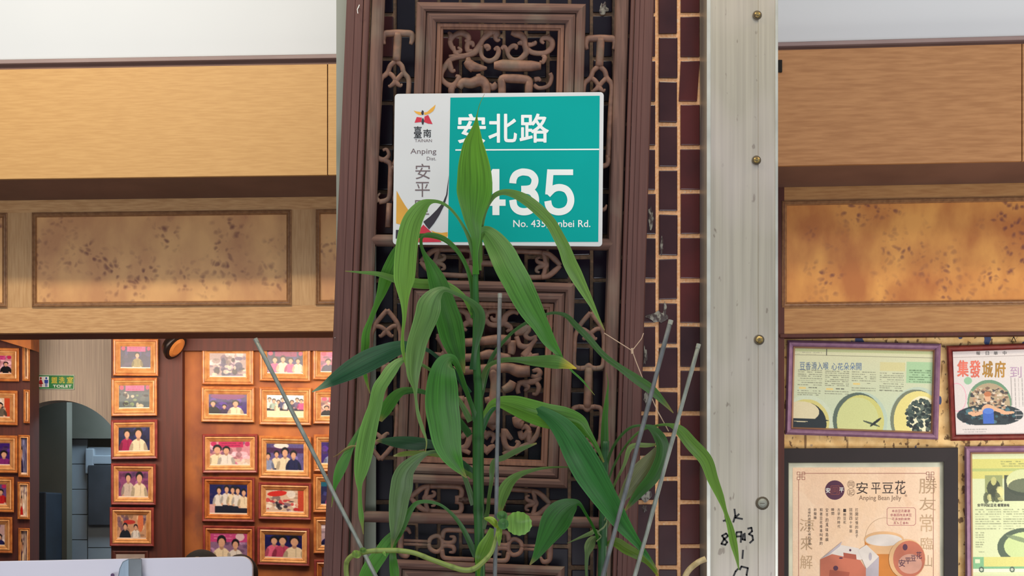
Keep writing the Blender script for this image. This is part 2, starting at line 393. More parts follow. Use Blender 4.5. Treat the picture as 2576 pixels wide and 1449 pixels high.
# ================================================================== SETTING: shop behind the column
HL = Plane(1.85, .047, -1.37); HR = Plane(1.85, .073, 1.55)
def one(name, m, fn, parent=None, bevel=0, kind='structure', label=None):
    mb = MB(); fn(mb); o = mb.build(name, m, parent, bevel=bevel, label=label)
    if kind and not parent: o['kind'] = kind
    return o
one('floor', M_floor, lambda b: b.box(-4.2, 4.6, -4.5, 7.6, -.1, 0))
one('trim_1', M_white, lambda b: b.slabw(HL, -2200, 1290, -620, 143, 420, .31, .10)).name = 'wall_upper_left'
one('wall_upper_right', M_white, lambda b: b.slabw(HR, 1300, 4200, -620, 98, 2270, .31, .10))
one('ceiling', M_side, lambda b: b.box(-4.1, 1.2, 2.06, 7.6, 2.62, 2.7))
one('wall_far_left', M_side, lambda b: b.box(-4.2, -4.1, -.4, 7.6, 0, 5.0))
one('wall_far_right', M_side, lambda b: b.box(4.5, 4.6, -.4, 7.6, 0, 5.0))
# fascia boxes (protruding veneered beams)
def fascia(side, pl, rx, ytrim, ystrip, ytop, ybot, joints, mt, x0, x1):
    root = thing('fascia_beam', pl.p((x0+x1)/2, ybot, .3), 'long %s oak veneered box beam over the %s opening, dark strip along its top' % (('pale golden', 'left') if side == 'L' else ('brown', 'right')), 'beam')
    b = MB(); b.slabw(pl, x0, x1, ytop-6, ybot-1.5, rx, .335, .325); b.build('carcass', M_brown, root)
    edges = [x0]+joints+[x1]
    for a, c in zip(edges[:-1], edges[1:]):
        b = MB(); b.slabw(pl, a+(1.2 if a != x0 else 0), c-(1.2 if c != x1 else 0), ytop, ybot, rx, .35, .014); b.build('veneer_panel', mt, root, bevel=.0012)
    b = MB(); b.slabw(pl, x0, x1, ytrim, ystrip, rx, .362, .06); b.build('top_trim', M_mauve, root, bevel=.002, label='mauve grey trim')
    b = MB(); b.slabw(pl, x0, x1, ystrip-1, ytop+1, rx, .345, .04); b.build('shadow_strip', M_brown, root, label='brown strip painted for the shadow under the trim')  # brown colour stands in for the shadow below the top trim
    return root
fascia('L', HL, 420, 143, 153, 168, 445, [-700, 824], M_veneer, -1500, 1240)
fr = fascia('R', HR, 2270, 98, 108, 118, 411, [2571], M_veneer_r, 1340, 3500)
b = MB(); b.slab(HR, rect(1958, 150, 1968, 181), .356, .012); b.build('dark_switch_box', M_dark, fr, bevel=.002)
# header with raised frames and burl panels
def header(side, pl, rx, yt, yb, bays, mr_, ms_, mburl, x0, x1, py0, py1, th=.2):
    root = thing('panelled_header', pl.p((x0+x1)/2, yb, 0), 'panelled oak header with framed burl wood panels over the %s opening' % ('left' if side == 'L' else 'right'), 'header')
    b = MB(); b.slabw(pl, x0, x1, yt, py0, rx, 0, .03); b.build('top_rail', mr_, root)
    b = MB(); b.slabw(pl, x0, x1, py1, yb, rx, 0, .03); b.build('bottom_rail', mr_, root)
    b = MB(); b.slabw(pl, x0, x1, yt, yb-.5, rx, -.028, th); b.build('core', M_redwood, root)
    xs = [x0]+[v for bay in bays for v in bay]+[x1]
    for i in range(0, len(xs), 2):
        if xs[i+1]-xs[i] > 2:
            b = MB(); b.slabw(pl, xs[i], xs[i+1], py0, py1, rx, .0006, .03); b.build('stile', ms_, root)
    for a, c in bays:
        s = lambda x: (pl.p(rx, py0, 0).z, 0)
        Z0, Z1 = pl.p(rx, py0, 0).z, pl.p(rx, py1, 0).z
        def q(x, Z):
            P = pl.p(x, 700, 0); l = P.y+D1; return (x, PY0-(Z-CZ)*FP/l)
        quad = [q(a, Z0), q(c, Z0), q(c, Z1), q(a, Z1)]
        b = MB(); b.slab(pl, inset(quad, 8), -.012, .012); pn = b.build('burl_panel', mburl, root)
        moulding('panel_moulding', pl, quad, [(0, -.004), (0, .006), (3, .009), (5, .003), (8, .004), (11.5, -.006), (12.5, -.012)], M_mold, pn)
    return root
header('L', HL, 420, 405, 835, [(-620, 18), (80, 733), (794, 1240)], M_rail, M_stile, M_burl, -1500, 1300, 531, 770)
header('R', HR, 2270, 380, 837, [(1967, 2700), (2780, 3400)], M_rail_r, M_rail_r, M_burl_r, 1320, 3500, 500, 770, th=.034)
b = MB(); b.slabw(HR, 1962, 3500, 837, 846, 2270, .012, .05); struct(b.build('trim_2', M_redwood, bevel=.003))
b = MB(); b.slabw(HR, 1950, 1973, 430, 1900, 1960, .004, .05); struct(b.build('trim_3', M_redwood))
# cork wall right
CK = Plane(1.90, .073, 1.55)
one('wall_right', M_cork, lambda b: b.slabw(CK, 1320, 3500, 800, 2400, 2270, 0, .08))
# inner room left: wood walls carrying the photographs
PW = Plane(3.85, .02, -1.6)      # photograph wall
AW = Plane(4.15, 0, -2.2)        # papered wall with the arch
one('wall_back', M_rust, lambda b: b.slab(PW, rect(330, 700, 1900, 2600), 0, .12))
one('wall_left', M_redwood, lambda b: b.slab(PW, rect(-900, 700, 75, 2600), 0, .14))
one('trim_4', M_redwood, lambda b: b.slab(PW, rect(279, 840, 459, 2600), .05, .40), bevel=.006)
one('trim_5', M_redwood, lambda b: b.slab(PW, rect(400, 800, 1100, 882), .04, .05))
one('trim_6', M_rust, lambda b: b.slab(PW, [(-200, 800), (78, 838), (78, 879), (-200, 795)], .08, .12))
def arch_wall():
    mb = MB(); cx, cy, r = 148, 1174, 167
    pts = [(cx-r*math.cos(PI*k/36), cy-r*math.sin(PI*k/36)) for k in range(37)]
    arc = [(cx-r, 2600)]+pts+[(cx+r, 2600)]
    out = [(-260, 2600)]+[(-260+ (700)*k/36, 760) for k in range(37)]+[(440, 2600)]
    n = len(arc)
    F = [AW.p(x, y, 0) for x, y in out]+[AW.p(x, y, 0) for x, y in arc]
    B = [p+Vector((0, .12, 0)) for p in F]
    mb.v = F+B; m2 = 2*n
    for i in range(n-1):
        mb.f.append((i, i+1, n+i+1, n+i)); mb.f.append((m2+i, m2+n+i, m2+n+i+1, m2+i+1)); mb.f.append((n+i, n+i+1, m2+n+i+1, m2+n+i))
    return struct(mb.build('wall_arch', M_paperwall))
arch_wall()
# passage behind the arch
PA = Plane(5.6, 0, 0)
one('wall_passage', M_olive, lambda b: b.slab(PA, rect(-300, 700, 168, 2400), .5, .1))
rt = struct(thing('wall_tiled', PA.p(220, 1300, .1), None, None))
b = MB(); b.slab(PA, rect(150, 700, 520, 2400), .06, .1); b.build('backing', M_olive, rt)
for r_ in range(8):
    for c_, (a, c) in enumerate(((163, 219), (221, 300))):
        y0 = 1104+r_*63.5+(0 if c_ == 0 else 20)
        b = MB(); b.slab(PA, rect(a, y0+.8, c, y0+62.7), .08+.003*c_, .02); b.build('tile', M_bluetile, rt, bevel=.002)
one('trim_7', M_olive, lambda b: b.slab(PA, rect(160, 1090, 330, 1103), .14, .12))
cb = thing('dark_cabinet', PA.p(95, 1500, .8), 'dark blue cabinet low inside the arched passage at the left', 'cabinet')
M_navy = mat('navy_laminate', (34, 44, 58), .5)
b = MB(); b.slab(PA, rect(40, 1238, 116, 2200), .78, .3); b.build('body', M_navy, cb, bevel=.01)
b = MB(); b.slab(PA, rect(46, 1250, 92, 2200), .80, .02); b.build('door', M_navy, cb, bevel=.006)
bx = thing('wall_box', PA.p(235, 1180, .1), 'grey wall box with pipe hung on the tiled wall inside the arch', 'box')
b = MB(); b.slab(PA, rect(214, 1128, 236, 1192), .12, .06); b.build('body', M_bluetile, bx, bevel=.008)
b = MB(); b.slab(PA, rect(232, 1145, 300, 1168), .12, .05); b.build('pipe_cover', M_bluetile, bx, bevel=.008)
dk = thing('dark_screen_panel', PA.p(250, 1320, .14), 'dark rectangular panel on the tiled wall behind the arch', 'panel')
b = MB(); b.slab(PA, rect(221, 1170, 300, 1322), .13, .04); b.build('face', mat('dark_panel', (58, 62, 70), .5), dk, bevel=.006)
# wall lamp under the header
wl = thing('wall_lamp', PW.p(432, 860, .2), 'small round amber wall lamp above the brown column', 'lamp')
mb = MB(); c0 = PW.p(428, 862, .12); dirn = Vector((.78, -.22, -.58)).normalized()
prof = [(-.01, .035), (.0, .062), (.03, .078), (.045, .08), (.05, .07)]
mb.tube([c0+dirn*a for a, r_ in prof], [r_ for a, r_ in prof], 20); mb.build('lamp_shade', mat('lamp_metal', (44, 36, 36), .35, metal=.6), wl, smooth=True)
mb = MB(); mb.tube([c0+dirn*.052, c0+dirn*.06], [.058, .04], 18); mb.build('diffuser', mat('amber_glass', (214, 136, 70), .3), wl)
# toilet sign
ts = thing('toilet_sign', AW.p(139, 978, .02), 'green toilet sign with red and blue figures above the arch', 'sign')
b = MB(); b.slab(AW, [(91, 942), (187, 943), (186, 980), (91, 979)], .012, .012); b.build('sign_plate', mat('sign_border', (196, 206, 190), .5), ts)
polys('green_field', AW, [[(92.5, 944), (185.5, 945), (184.5, 978.3), (92.5, 977.5)]], .0128, mat('sign_green', (32, 128, 66), .4), ts)
polys('white_field', AW, [rect(96, 947, 123, 974)], .0135, M_letter, ts)
def figure(cx, m, nm, skirt):
    P = [disc_poly(cx, 951.5, 2.6, 3, 12)]
    P.append([(cx-2.5, 955.5), (cx+2.5, 955.5), (cx+(6 if skirt else 4.5), 966), (cx-(6 if skirt else 4.5), 966)] if skirt else [(cx-5, 955.5), (cx+5, 955.5), (cx+4.5, 964), (cx+2.5, 964), (cx-2.5, 964), (cx-4.5, 964)])
    P += [rect(cx-2.6, 964, cx-.5, 973), rect(cx+.5, 964, cx+2.6, 973)]
    polys(nm, AW, P, .0142, m, ts)
figure(102.6, mat('sign_red', (190, 40, 46), .4), 'red_figure', True); figure(116.4, mat('sign_blue', (40, 70, 170), .4), 'blue_figure', False)
text('yellow_lettering', AW, [('盥', 129, 948, 144, 964), ('洗', 148, 948, 163, 964), ('室', 168, 948, 184, 964)], .0135, mat('sign_yellow', (206, 196, 60), .5), ts, .03)
text('white_lettering', AW, [('TOILET', 133, 968, 180, 975)], .0135, M_letter, ts, .03)
# ================================================================== PHOTOGRAPHS
M_gold_fr = mat('gold_wood_frame', (222, 168, 112), .35, (196, 138, 84), (30, 30, 30), 3, coat=.3)
M_maroon_fr = mat('maroon_frame', (148, 62, 52), .4, (124, 46, 42), (30, 30, 30), 3, coat=.3)
M_amber_fr = mat('amber_wood_frame', (202, 128, 66), .35, (170, 96, 48), (30, 30, 30), 3, coat=.3)
CREAM = (232, 216, 188); PINK = (206, 96, 150); NAVY = (52, 52, 96); WHITE = (226, 220, 214); PURP = (140, 60, 130); RED = (196, 52, 58); SKY = (150, 160, 190); GRN = (150, 170, 120); BLK = (36, 30, 44); BGP = (78, 44, 128); BGB = (44, 40, 104); BGT = (150, 110, 100)
def photo_canvas(bg, people, banner=None, extra=None, seed=1, border=True):
    c = Canvas(112, 82, bg, seed); c.blotch(26, [tuple(v*.7 for v in bg), tuple(min(255, v*1.35+20) for v in bg), (96, 74, 110)], r=.09, al=.55)
    if banner: c.rect(.22, 0, .82, .24, banner); c.ell(.1, .1, .07, .1, (190, 60, 110)); c.ell(.93, .1, .06, .1, (190, 60, 110)); c.lines(.28, .06, .78, .18, .09, (120, 30, 80), .7, .05)
    if extra: extra(c)
    for (x, top, k, sh) in people:
        q_ = 1.28 if len(people) <= 3 else 1.12; c.person(.5+(x-.5)*1.12, max(.03, top-.06), k*q_, sh)
    c.noise(7); c.blur(2); c.a = 128+(c.a-128)*1.12-26
    if border: c.rect(0, .945, 1, 1, (226, 206, 190))
    return c
def wide_banner(c): c.rect(.0, 0, 1, .3, (196, 86, 140)); c.ell(.8, .12, .12, .14, WHITE, .8); c.lines(.1, .05, .6, .25, .1, (240, 200, 210), .6, .05)
def redtop(c): c.ell(.3, .16, .26, .12, (206, 64, 46), 1, -.2); c.ell(.66, .16, .12, .14, WHITE, .9); c.rect(.84, 0, 1, 1, (196, 90, 60)); c.blotch(26, [BLK, CREAM, RED, WHITE], .0, .4, .85, .95, .06)
def table(c): c.rect(0, .72, 1, 1, (214, 190, 176)); c.blotch(12, [WHITE, NAVY, PINK], 0, .75, 1, 1, .05)
def crowd(c): c.blotch(40, [CREAM, BLK, (120, 100, 130), WHITE], .0, .45, 1, 1, .07)
def beam(c): c.rect(0, .16, 1, .34, (92, 50, 96)); c.ell(.4, .08, .2, .1, WHITE)
def hall(c): c.rect(0, .3, 1, .95, (90, 104, 110)); c.blotch(30, [CREAM, BLK, GRN, (110, 120, 120)], 0, .35, 1, .95, .07)
FR = 'framed souvenir photographs on the wood walls'
def photo_frame(quad, pl, off, m_out, m_in, canvas, label, wo=7, wi=13):
    cx = sum(q[0] for q in quad)/4; cy = max(q[1] for q in quad)
    r = thing('photo_frame', pl.p(cx, cy, off), label, 'picture frame', FR)
    moulding('outer_frame', pl, quad, [(0, off+.001), (0, off+.026), (2, off+.030), (wo-1, off+.028), (wo, off+.020)], m_out, r)
    q2 = inset(quad, wo-.4)
    moulding('inner_frame', pl, q2, [(0, off+.018), (.5, off+.027), (3, off+.030), (wi*.62, off+.017), (wi*.66, off+.021), (wi, off+.011)], m_in, r)
    q3 = inset(quad, wo+wi-1.5)
    canvas.put('photo_print', pl, q3, off+.0115, M_photo, r)
    return r
def R(x0, y0, x1, y1, t=0): # tilt t px down to the right
    return [(x0, y0), (x1, y0+t), (x1, y1+t), (x0, y1)]
A, G, M_ = M_amber_fr, M_gold_fr, M_maroon_fr
F = [
 # brown column, top to bottom
 (R(284, 852, 398, 945, 1), .05, A, G, photo_canvas(NAVY, [(.55, .32, .6, (150, 140, 90))], PINK, None, 1), 'framed photo of one person in olive under a pink banner, top of the brown column'),
 (R(280, 951, 395, 1047, -1), .05, A, G, photo_canvas((80, 84, 96), [], PINK, hall, 2), 'framed photo of a grey seated crowd below a pink banner, second down the brown column'),
 (R(279, 1057, 396, 1156, -2), .05, M_, G, photo_canvas(NAVY, [(.3, .14, .8, (168, 40, 100)), (.62, .02, .95, CREAM)], None, None, 3), 'framed photo of a woman in magenta beside a man in cream, on the brown column'),
 (R(279, 1166, 392, 1270, 1), .05, M_, G, photo_canvas((150, 90, 130), [(.35, .14, .75, (206, 190, 180)), (.68, .06, .9, CREAM)], None, None, 4), 'framed photo of two people in pale shirts before pinkish wall, on the brown column'),
 (R(276, 1276, 387, 1374, 1), .05, M_, G, photo_canvas((200, 160, 130), [(.3, .4, .6, BLK), (.62, .45, .5, WHITE)], None, lambda c: (c.ell(.42, .3, .2, .09, (190, 76, 60)), c.ell(.8, .3, .1, .4, (214, 130, 90))), 5), 'framed photo of people under a red awning, lowest whole frame on the brown column'),
 # middle column of the rust wall
 (R(508, 869, 638, 967, 1), .0, A, G, photo_canvas((168, 150, 150), [], None, lambda c: (c.blotch(14, [NAVY, BLK, (90, 80, 120)], .2, .2, .9, .9, .12), c.blotch(10, [CREAM], 0, .5, 1, 1, .06)), 6), 'framed photo of dark busy group at pale table, top left of rust wall'),
 (R(506, 972, 640, 1061, 2), .0, A, G, photo_canvas(BGP, [(.16, .38, .6, BLK), (.42, .55, .45, (70, 40, 90)), (.68, .34, .7, CREAM)], None, lambda c: c.ell(.5, .1, .45, .16, (130, 34, 120)), 7), 'framed photo of three people on violet, below the busy dark group photo'),
 (R(509, 1092, 648, 1190, 0), .0, M_, G, photo_canvas((206, 150, 160), [(.22, .2, .8, CREAM), (.42, .26, .7, WHITE)], (196, 60, 110), table, 8), 'maroon framed photo of two people in white beside a pink cluttered table'),
 (R(508, 1199, 641, 1312, 2), .0, M_, A, photo_canvas(BGB, [(.28, .14, .6, WHITE), (.46, .06, .62, WHITE), (.6, .12, .6, CREAM), (.72, .14, .6, WHITE), (.86, .2, .6, CREAM)], None, lambda c: (c.rect(0, .66, .3, 1, (214, 170, 170)), c.rect(.3, .6, .8, .96, (96, 90, 150))), 9), 'framed photo of a row of people in white before deep blue, on the rust wall'),
 (R(510, 1322, 641, 1432, 2), .0, M_, A, photo_canvas((150, 120, 150), [(.33, .14, .9, CREAM), (.66, .26, .75, WHITE)], None, lambda c: wide_banner(c), 10), 'framed photo of a white clad couple under pink banner, bottom left of rust wall'),
 # next column
 (R(653, 864, 781, 958, 2), .0, A, G, photo_canvas(NAVY, [(.25, .3, .7, PINK), (.45, .26, .7, CREAM), (.64, .34, .65, PINK), (.82, .36, .6, CREAM)], (150, 50, 110), None, 11), 'framed photo of four people in pink and cream under a banner, behind the leaning stake'),
 (R(652, 974, 783, 1068, 2), .0, A, G, photo_canvas(WHITE, [], None, lambda c: (c.rect(0, 0, 1, .3, (216, 222, 222)), [c.person(x, .12+.05*(i % 3), .5, s_) for i, (x, s_) in enumerate(((.08, WHITE), (.2, (170, 190, 180)), (.32, CREAM), (.43, (90, 90, 130)), (.54, WHITE), (.68, (90, 80, 120)), (.82, (120, 110, 140)), (.93, PINK)))], c.rect(0, .7, 1, 1, CREAM)), 12), 'framed photo of a long row of people on pale pavement, second down behind the stake'),
 (R(651, 1096, 783, 1203, 3), .0, A, G, photo_canvas((110, 100, 150), [(.3, .32, .6, CREAM), (.5, .2, .85, CREAM), (.7, .3, .75, NAVY), (.1, .4, .6, SKY)], None, beam, 13), 'framed photo of a man in cream among others under purple beam'),
 (R(650, 1213, 783, 1306, 3), .0, M_, G, photo_canvas((214, 190, 170), [], None, redtop, 14), 'framed photo with a red awning over a small crowd, on the rust wall'),
 (R(647, 1325, 779, 1421, 4), .0, M_, G, photo_canvas(BGB, [(.28, .12, .8, (222, 120, 150)), (.48, .02, .9, (190, 90, 120)), (.76, .02, 1.0, CREAM)], None, None, 15), 'framed photo of three people in pink and cream on blue, bottom of the rust wall'),
 # column cut by the screen
 (R(787, 866, 917, 955, 1), .0, A, G, photo_canvas((190, 110, 140), [(.25, .4, .6, NAVY), (.6, .3, .7, WHITE)], PINK, None, 16), 'framed photo half hidden by the carved screen, uppermost of that column'),
 (R(788, 980, 918, 1066, 1), .0, A, G, photo_canvas((200, 160, 150), [(.2, .5, .5, BLK), (.7, .4, .6, WHITE)], (190, 60, 80), None, 17), 'framed photo of pinkish group, second of the column half behind the screen'),
 (R(789, 1093, 919, 1186, 1), .0, A, G, photo_canvas(BGP, [(.3, .35, .7, SKY), (.7, .3, .7, WHITE)], None, None, 18), 'framed photo on violet ground, third of the column half behind the screen'),
 (R(788, 1193, 918, 1289, 1), .0, A, G, photo_canvas(NAVY, [(.3, .5, .5, PINK), (.6, .3, .7, RED)], None, lambda c: c.rect(0, 0, .5, .2, (40, 110, 130)), 19), 'framed photo with teal corner, fourth of the column half behind the screen'),
 (R(789, 1301, 919, 1392, 1), .0, A, G, photo_canvas((190, 170, 180), [(.25, .3, .8, BGB), (.7, .3, .7, NAVY)], None, None, 20), 'framed photo with figures in blue, fifth of the column half behind the screen'),
 (R(790, 1408, 920, 1500, 1), .0, M_, A, photo_canvas((120, 90, 90), [(.4, .3, .7, CREAM)], None, None, 21), 'frame mostly below the picture, lowest of the column half behind the screen'),
 # left wall, outer column
 (R(-80, 874, 48, 958, 2), .0, A, G, photo_canvas((200, 150, 160), [(.8, .4, .5, BLK), (.4, .3, .6, PINK)], PINK, None, 22), 'framed photo of a pink stall at the far left edge, uppermost there'),
 (R(-85, 980, 44, 1067, 3), .0, A, G, photo_canvas((220, 200, 180), [(.7, .3, .6, (120, 110, 100)), (.5, .5, .5, CREAM)], None, redtop, 23), 'framed photo of pale crowd under red cloth, second at the far left edge'),
 (R(-88, 1094, 44, 1188, 2), .0, A, G, photo_canvas(BGP, [(.8, .4, .7, PURP), (.5, .3, .7, WHITE)], None, None, 24), 'framed violet photo, third down at the far left edge'),
 (R(-92, 1198, 35, 1287, 2), .0, A, G, photo_canvas((120, 90, 140), [(.8, .3, .6, RED), (.6, .3, .6, CREAM)], (60, 130, 120), None, 25), 'framed photo of red clothed people, fourth down at the far left edge'),
 (R(-96, 1299, 31, 1390, 2), .0, A, G, photo_canvas((200, 170, 170), [(.8, .5, .6, BGB), (.4, .2, .7, CREAM)], None, None, 26), 'framed photo of a blue dressed figure, lowest at the far left edge'),
 # left wall, inner column beside the arch wall
 (R(56, 862, 178, 958, 1), -.13, A, G, photo_canvas((180, 150, 120), [(.2, .3, .7, CREAM)], None, None, 27), 'narrow visible edge of a gold frame beside the papered wall, uppermost'),
 (R(59, 980, 180, 1064, 1), -.13, A, G, photo_canvas((210, 190, 170), [(.2, .3, .7, WHITE)], None, None, 28), 'sliver of gold frame beside the papered wall, just above arch height'),
 (R(46, 1094, 172, 1200, 1), -.13, A, G, photo_canvas((120, 120, 150), [(.2, .3, .7, NAVY)], None, None, 29), 'gold frame with blue grey photo sliver, beside the arch opening'),
 (R(44, 1212, 170, 1306, 1), -.13, A, G, photo_canvas((220, 200, 180), [(.25, .4, .7, RED)], None, None, 30), 'gold frame with pale and red photo sliver, beside the arch opening'),
 (R(46, 1328, 170, 1428, 1), -.13, A, G, photo_canvas((190, 170, 160), [(.2, .3, .7, BGB), (.35, .4, .6, CREAM)], None, None, 31), 'gold frame beside the dark cabinet, lowest of the inner column'),
]
for quad, off, mo, mi, cv, lab in F:
    if off < 0:      # these hang on the same wall; only the strip left of the papered wall shows
        quad = [(x if x < 75 else 75-(0), y) for x, y in quad]; off = 0.0
        quad[1] = (75.0, quad[1][1]); quad[2] = (75.0, quad[2][1])
        if quad[1][0]-quad[0][0] < 40: photo_frame(quad, PW, off, mo, mi, cv, lab, 4, 4)
    else: photo_frame(quad, PW, off, mo, mi, cv, lab)
b = thing('notice_holder', PW.p(328, 1430, .06), 'small grey notice in a wooden holder at the foot of the brown column', 'notice')
moulding('holder_frame', PW, rect(284, 1386, 372, 1450), [(0, .051), (0, .062), (3, .064), (8, .058)], M_redwood, b)
mb = MB(); mb.slab(PW, rect(291, 1393, 365, 1444), .058, .005); mb.build('notice_card', mat('grey_card', (176, 160, 152), .6), b)
# ================================================================== RIGHT WALL PAPERS
M_violet = mat('violet_frame', (150, 114, 142), .5, (134, 98, 130), (40, 40, 40), 3)
M_bronze = mat('bronze_lip', (172, 128, 104), .4); M_crim = mat('crimson_frame', (132, 52, 46), .4, (112, 40, 38), (40, 40, 40), 3, coat=.2)
M_blackfr = mat('black_frame', (38, 30, 34), .7, (33, 27, 31)); M_matp = mat('pale_mount', (226, 228, 206), .6)
def paper(name_lab, quad, m, w1, w2, lipm, cv, name='newspaper_frame', h=.03):
    r = thing(name, CK.p(sum(q[0] for q in quad)/4, max(q[1] for q in quad), .01), name_lab, 'picture frame', 'framed papers on the cork wall')
    moulding('frame', CK, quad, [(0, .006), (0, .6*h), (w1*.35, h), (w1*.7, h*.86), (w1, h*.55)], m, r)
    moulding('lip', CK, inset(quad, w1-.5), [(0, h*.5), (1, h*.7), (w2, h*.3), (w2, .006)], lipm, r)
    return r, inset(quad, w1+w2-1.5)
# newspaper with three bowls
q = [(1981, 856), (2367, 865), (2360, 1106), (1975, 1093)]
r, qi = paper('violet framed newspaper page showing three bowls of bean jelly', q, M_violet, 15, 5, M_bronze, None)
def paper_bowls():
    c = Canvas(300, 176, (214, 216, 180), 5); c.a[:, :, 0] -= (c.y*18); c.a[:, :, 2] += c.y*10
    c.rect(0, .0, 1, .04, (190, 200, 150)); c.rect(0, .085, 1, .09, (120, 120, 100)); c.rect(.23, .0, .235, .09, (90, 90, 80)); c.lines(.02, .05, .2, .08, .02, (130, 130, 110), .4)
    c.rect(.81, .14, 1, .4, (160, 206, 160), .8); c.rect(.62, .15, .80, .26, (216, 206, 140), .6)
    for k, x in enumerate((.03, .225, .42, .62)):
        c.lines(x, .27+.005*k, x+.175, (.47, .47, .40, .50)[k], .026, (96, 100, 84), .6, .012)
        c.rect(x+.01, (.49, .495, .42, 2)[k], x+.06, (.51, .515, .44, 2)[k], (236, 206, 120), .8); c.lines(x+.08, (.49, .495, .42, 2)[k], x+.14, (.51, .515, .44, 2)[k], .02, (30, 30, 30), .8, .02)
        c.lines(x, (.53, .53, .48, .5)[k], x+.175, (.60, .58, .52, .52)[k], .026, (96, 100, 84), .6, .012)
    c.lines(.83, .24, .99, .4, .028, (60, 90, 60), .6, .012)
    # bowls
    c.ell(.10, .92, .19, .33, (206, 220, 196)); c.ell(.10, .93, .165, .29, (212, 206, 130)); c.ell(.09, .95, .155, .27, (24, 38, 46)); c.ell(.06, .80, .13, .13, (222, 214, 178)); c.ell(.10, .9, .16, .02, (24, 38, 46))
    c.ell(.49, .90, .195, .37, (186, 208, 190)); c.ell(.47, .88, .18, .34, (88, 106, 96)); c.ell(.49, .90, .17, .33, (206, 206, 124)); c.ell(.47, .88, .15, .28, (206, 214, 150)); c.ell(.57, .92, .07, .012, (60, 74, 64), .9, .5); c.ell(.6, .90, .012, .07, (30, 40, 40), 1, .6)
    c.ell(.90, .85, .20, .40, (190, 208, 190)); c.ell(.885, .85, .18, .37, (120, 130, 110)); c.ell(.905, .86, .175, .36, (230, 220, 140)); c.ell(.93, .80, .11, .24, (240, 236, 200))
    for _ in range(150):
        a, b_ = c.r.uniform(0, 2*PI), math.sqrt(c.r.rand()); c.ell(.925+.105*b_*math.cos(a), .82+.22*b_*math.sin(a), .014, .022, [(36, 54, 52), (66, 84, 78), (24, 38, 40), (96, 110, 100)][c.r.randint(4)])
    c.noise(3); return c
paper_bowls().put('newspaper', CK, qi, .0075, M_news, r)
M_nblue = mat('print_blue', (96, 128, 176), .5); M_nblk = mat('print_black', (44, 42, 40), .5)
it = []; x = 2012.0
for ch in '豆香滑入喉': it.append((ch, x, 911, x+13, 930)); x += 14.8
x = 2092
for ch in '心花朵朵開': it.append((ch, x, 913, x+13.5, 931)); x += 15.4
text('headline', CK, it, .0082, M_nblue, r)
# crimson frame with city paper
q = [(2381, 870), (2770, 858), (2778, 1104), (2391, 1109)]
r, qi = paper('crimson framed newspaper page with a person in blue among a crowd', q, M_crim, 14, 2, M_crim, None)
def paper_city():
    c = Canvas(300, 190, (222, 216, 214), 8)
    c.rect(0, .07, 1, .075, (160, 150, 150)); 
    c.ell(.02, .55, .065, .17, (232, 170, 190)); c.ell(.02, .55, .06, .16, (222, 216, 214))
    c.ell(.10, .355, .028, .045, (150, 196, 160))
    c.ell(.245, .62, .155, .27, (110, 150, 120)); c.ell(.245, .64, .145, .25, (178, 160, 130)); c.ell(.245, .77, .235, .13, (40, 54, 60))
    c.blotch(170, [(206, 190, 160), (120, 96, 80), (60, 60, 66), (190, 150, 120), (226, 210, 190)], .12, .45, .37, .72, .012, .9)
    c.blotch(50, [(70, 120, 130), (30, 40, 50), (20, 30, 40), (90, 140, 150)], .04, .70, .45, .86, .02, .7)
    c.rect(0, .885, .48, 1, (222, 216, 214)); c.ell(.235, .70, .03, .05, (206, 150, 110)); c.ell(.235, .56, .022, .05, (224, 176, 140)); c.ell(.235, .52, .026, .03, (190, 120, 80))
    c.ell(.17, .745, .06, .02, (224, 176, 140), 1, -.5); c.ell(.12, .745, .03, .02, (224, 176, 140), 1, .2); c.ell(.31, .715, .06, .02, (224, 176, 140), 1, .5); c.ell(.37, .745, .05, .018, (224, 176, 140), 1, -.1); c.ell(.235, .70, .045, .06, (224, 176, 140)); c.rect(.197, .72, .273, .87, (62, 104, 196)); c.ell(.235, .72, .038, .035, (86, 128, 214))
    for k in range(24): 
        x = .40+k*.026; c.rect(x, .33, x+.006, .62+.3*c.r.rand(), (130, 126, 126), .55)
    for k in range(12): c.rect(.42+.0, .33+k*.055, 1, .34+k*.055, (222, 216, 214), .7)
    c.lines(.05, .93, .22, .99, .03, (140, 136, 136), .6, .012); c.noise(3); return c
paper_city().put('newspaper', CK, qi, .0075, M_news, r)
M_nred = mat('print_salmon', (232, 120, 100), .5); M_ngold = mat('print_gold', (190, 142, 60), .5); M_npurp = mat('print_lilac', (190, 160, 190), .5)
text('salmon_headline', CK, [('集', 2408, 906, 2437, 948), ('發', 2439, 906, 2467, 950)], .0082, M_nred, r, .04)
text('gold_headline', CK, [('城', 2471, 908, 2498, 950), ('府', 2502, 908, 2530, 950)], .0082, M_ngold, r, .04)
text('pale_headline', CK, [('到', 2541, 922, 2570, 950)], .0082, M_npurp, r)
text('masthead', CK, [('報', 2456, 884, 2466, 893), ('日', 2480, 884, 2488, 893), ('華', 2500, 884, 2510, 893), ('中', 2523, 883, 2532, 893)], .0082, M_nblk, r)
# hook above crimson frame
hk = thing('wire_hanger', CK.p(2548, 862, .02), 'small wire hanger hook above the crimson frame', 'hook')
mb = MB(); mb.tube([CK.p(2550, 847, .012), CK.p(2544, 860, .014), CK.p(2556, 860, .014), CK.p(2550, 847, .012)], .0016, 6); mb.build('wire', M_dark, hk)
mb = MB(); mb.tube([CK.p(2549, 858, .012), CK.p(2549, 864, .012)], .004, 8); mb.build('nail', M_brass, hk)
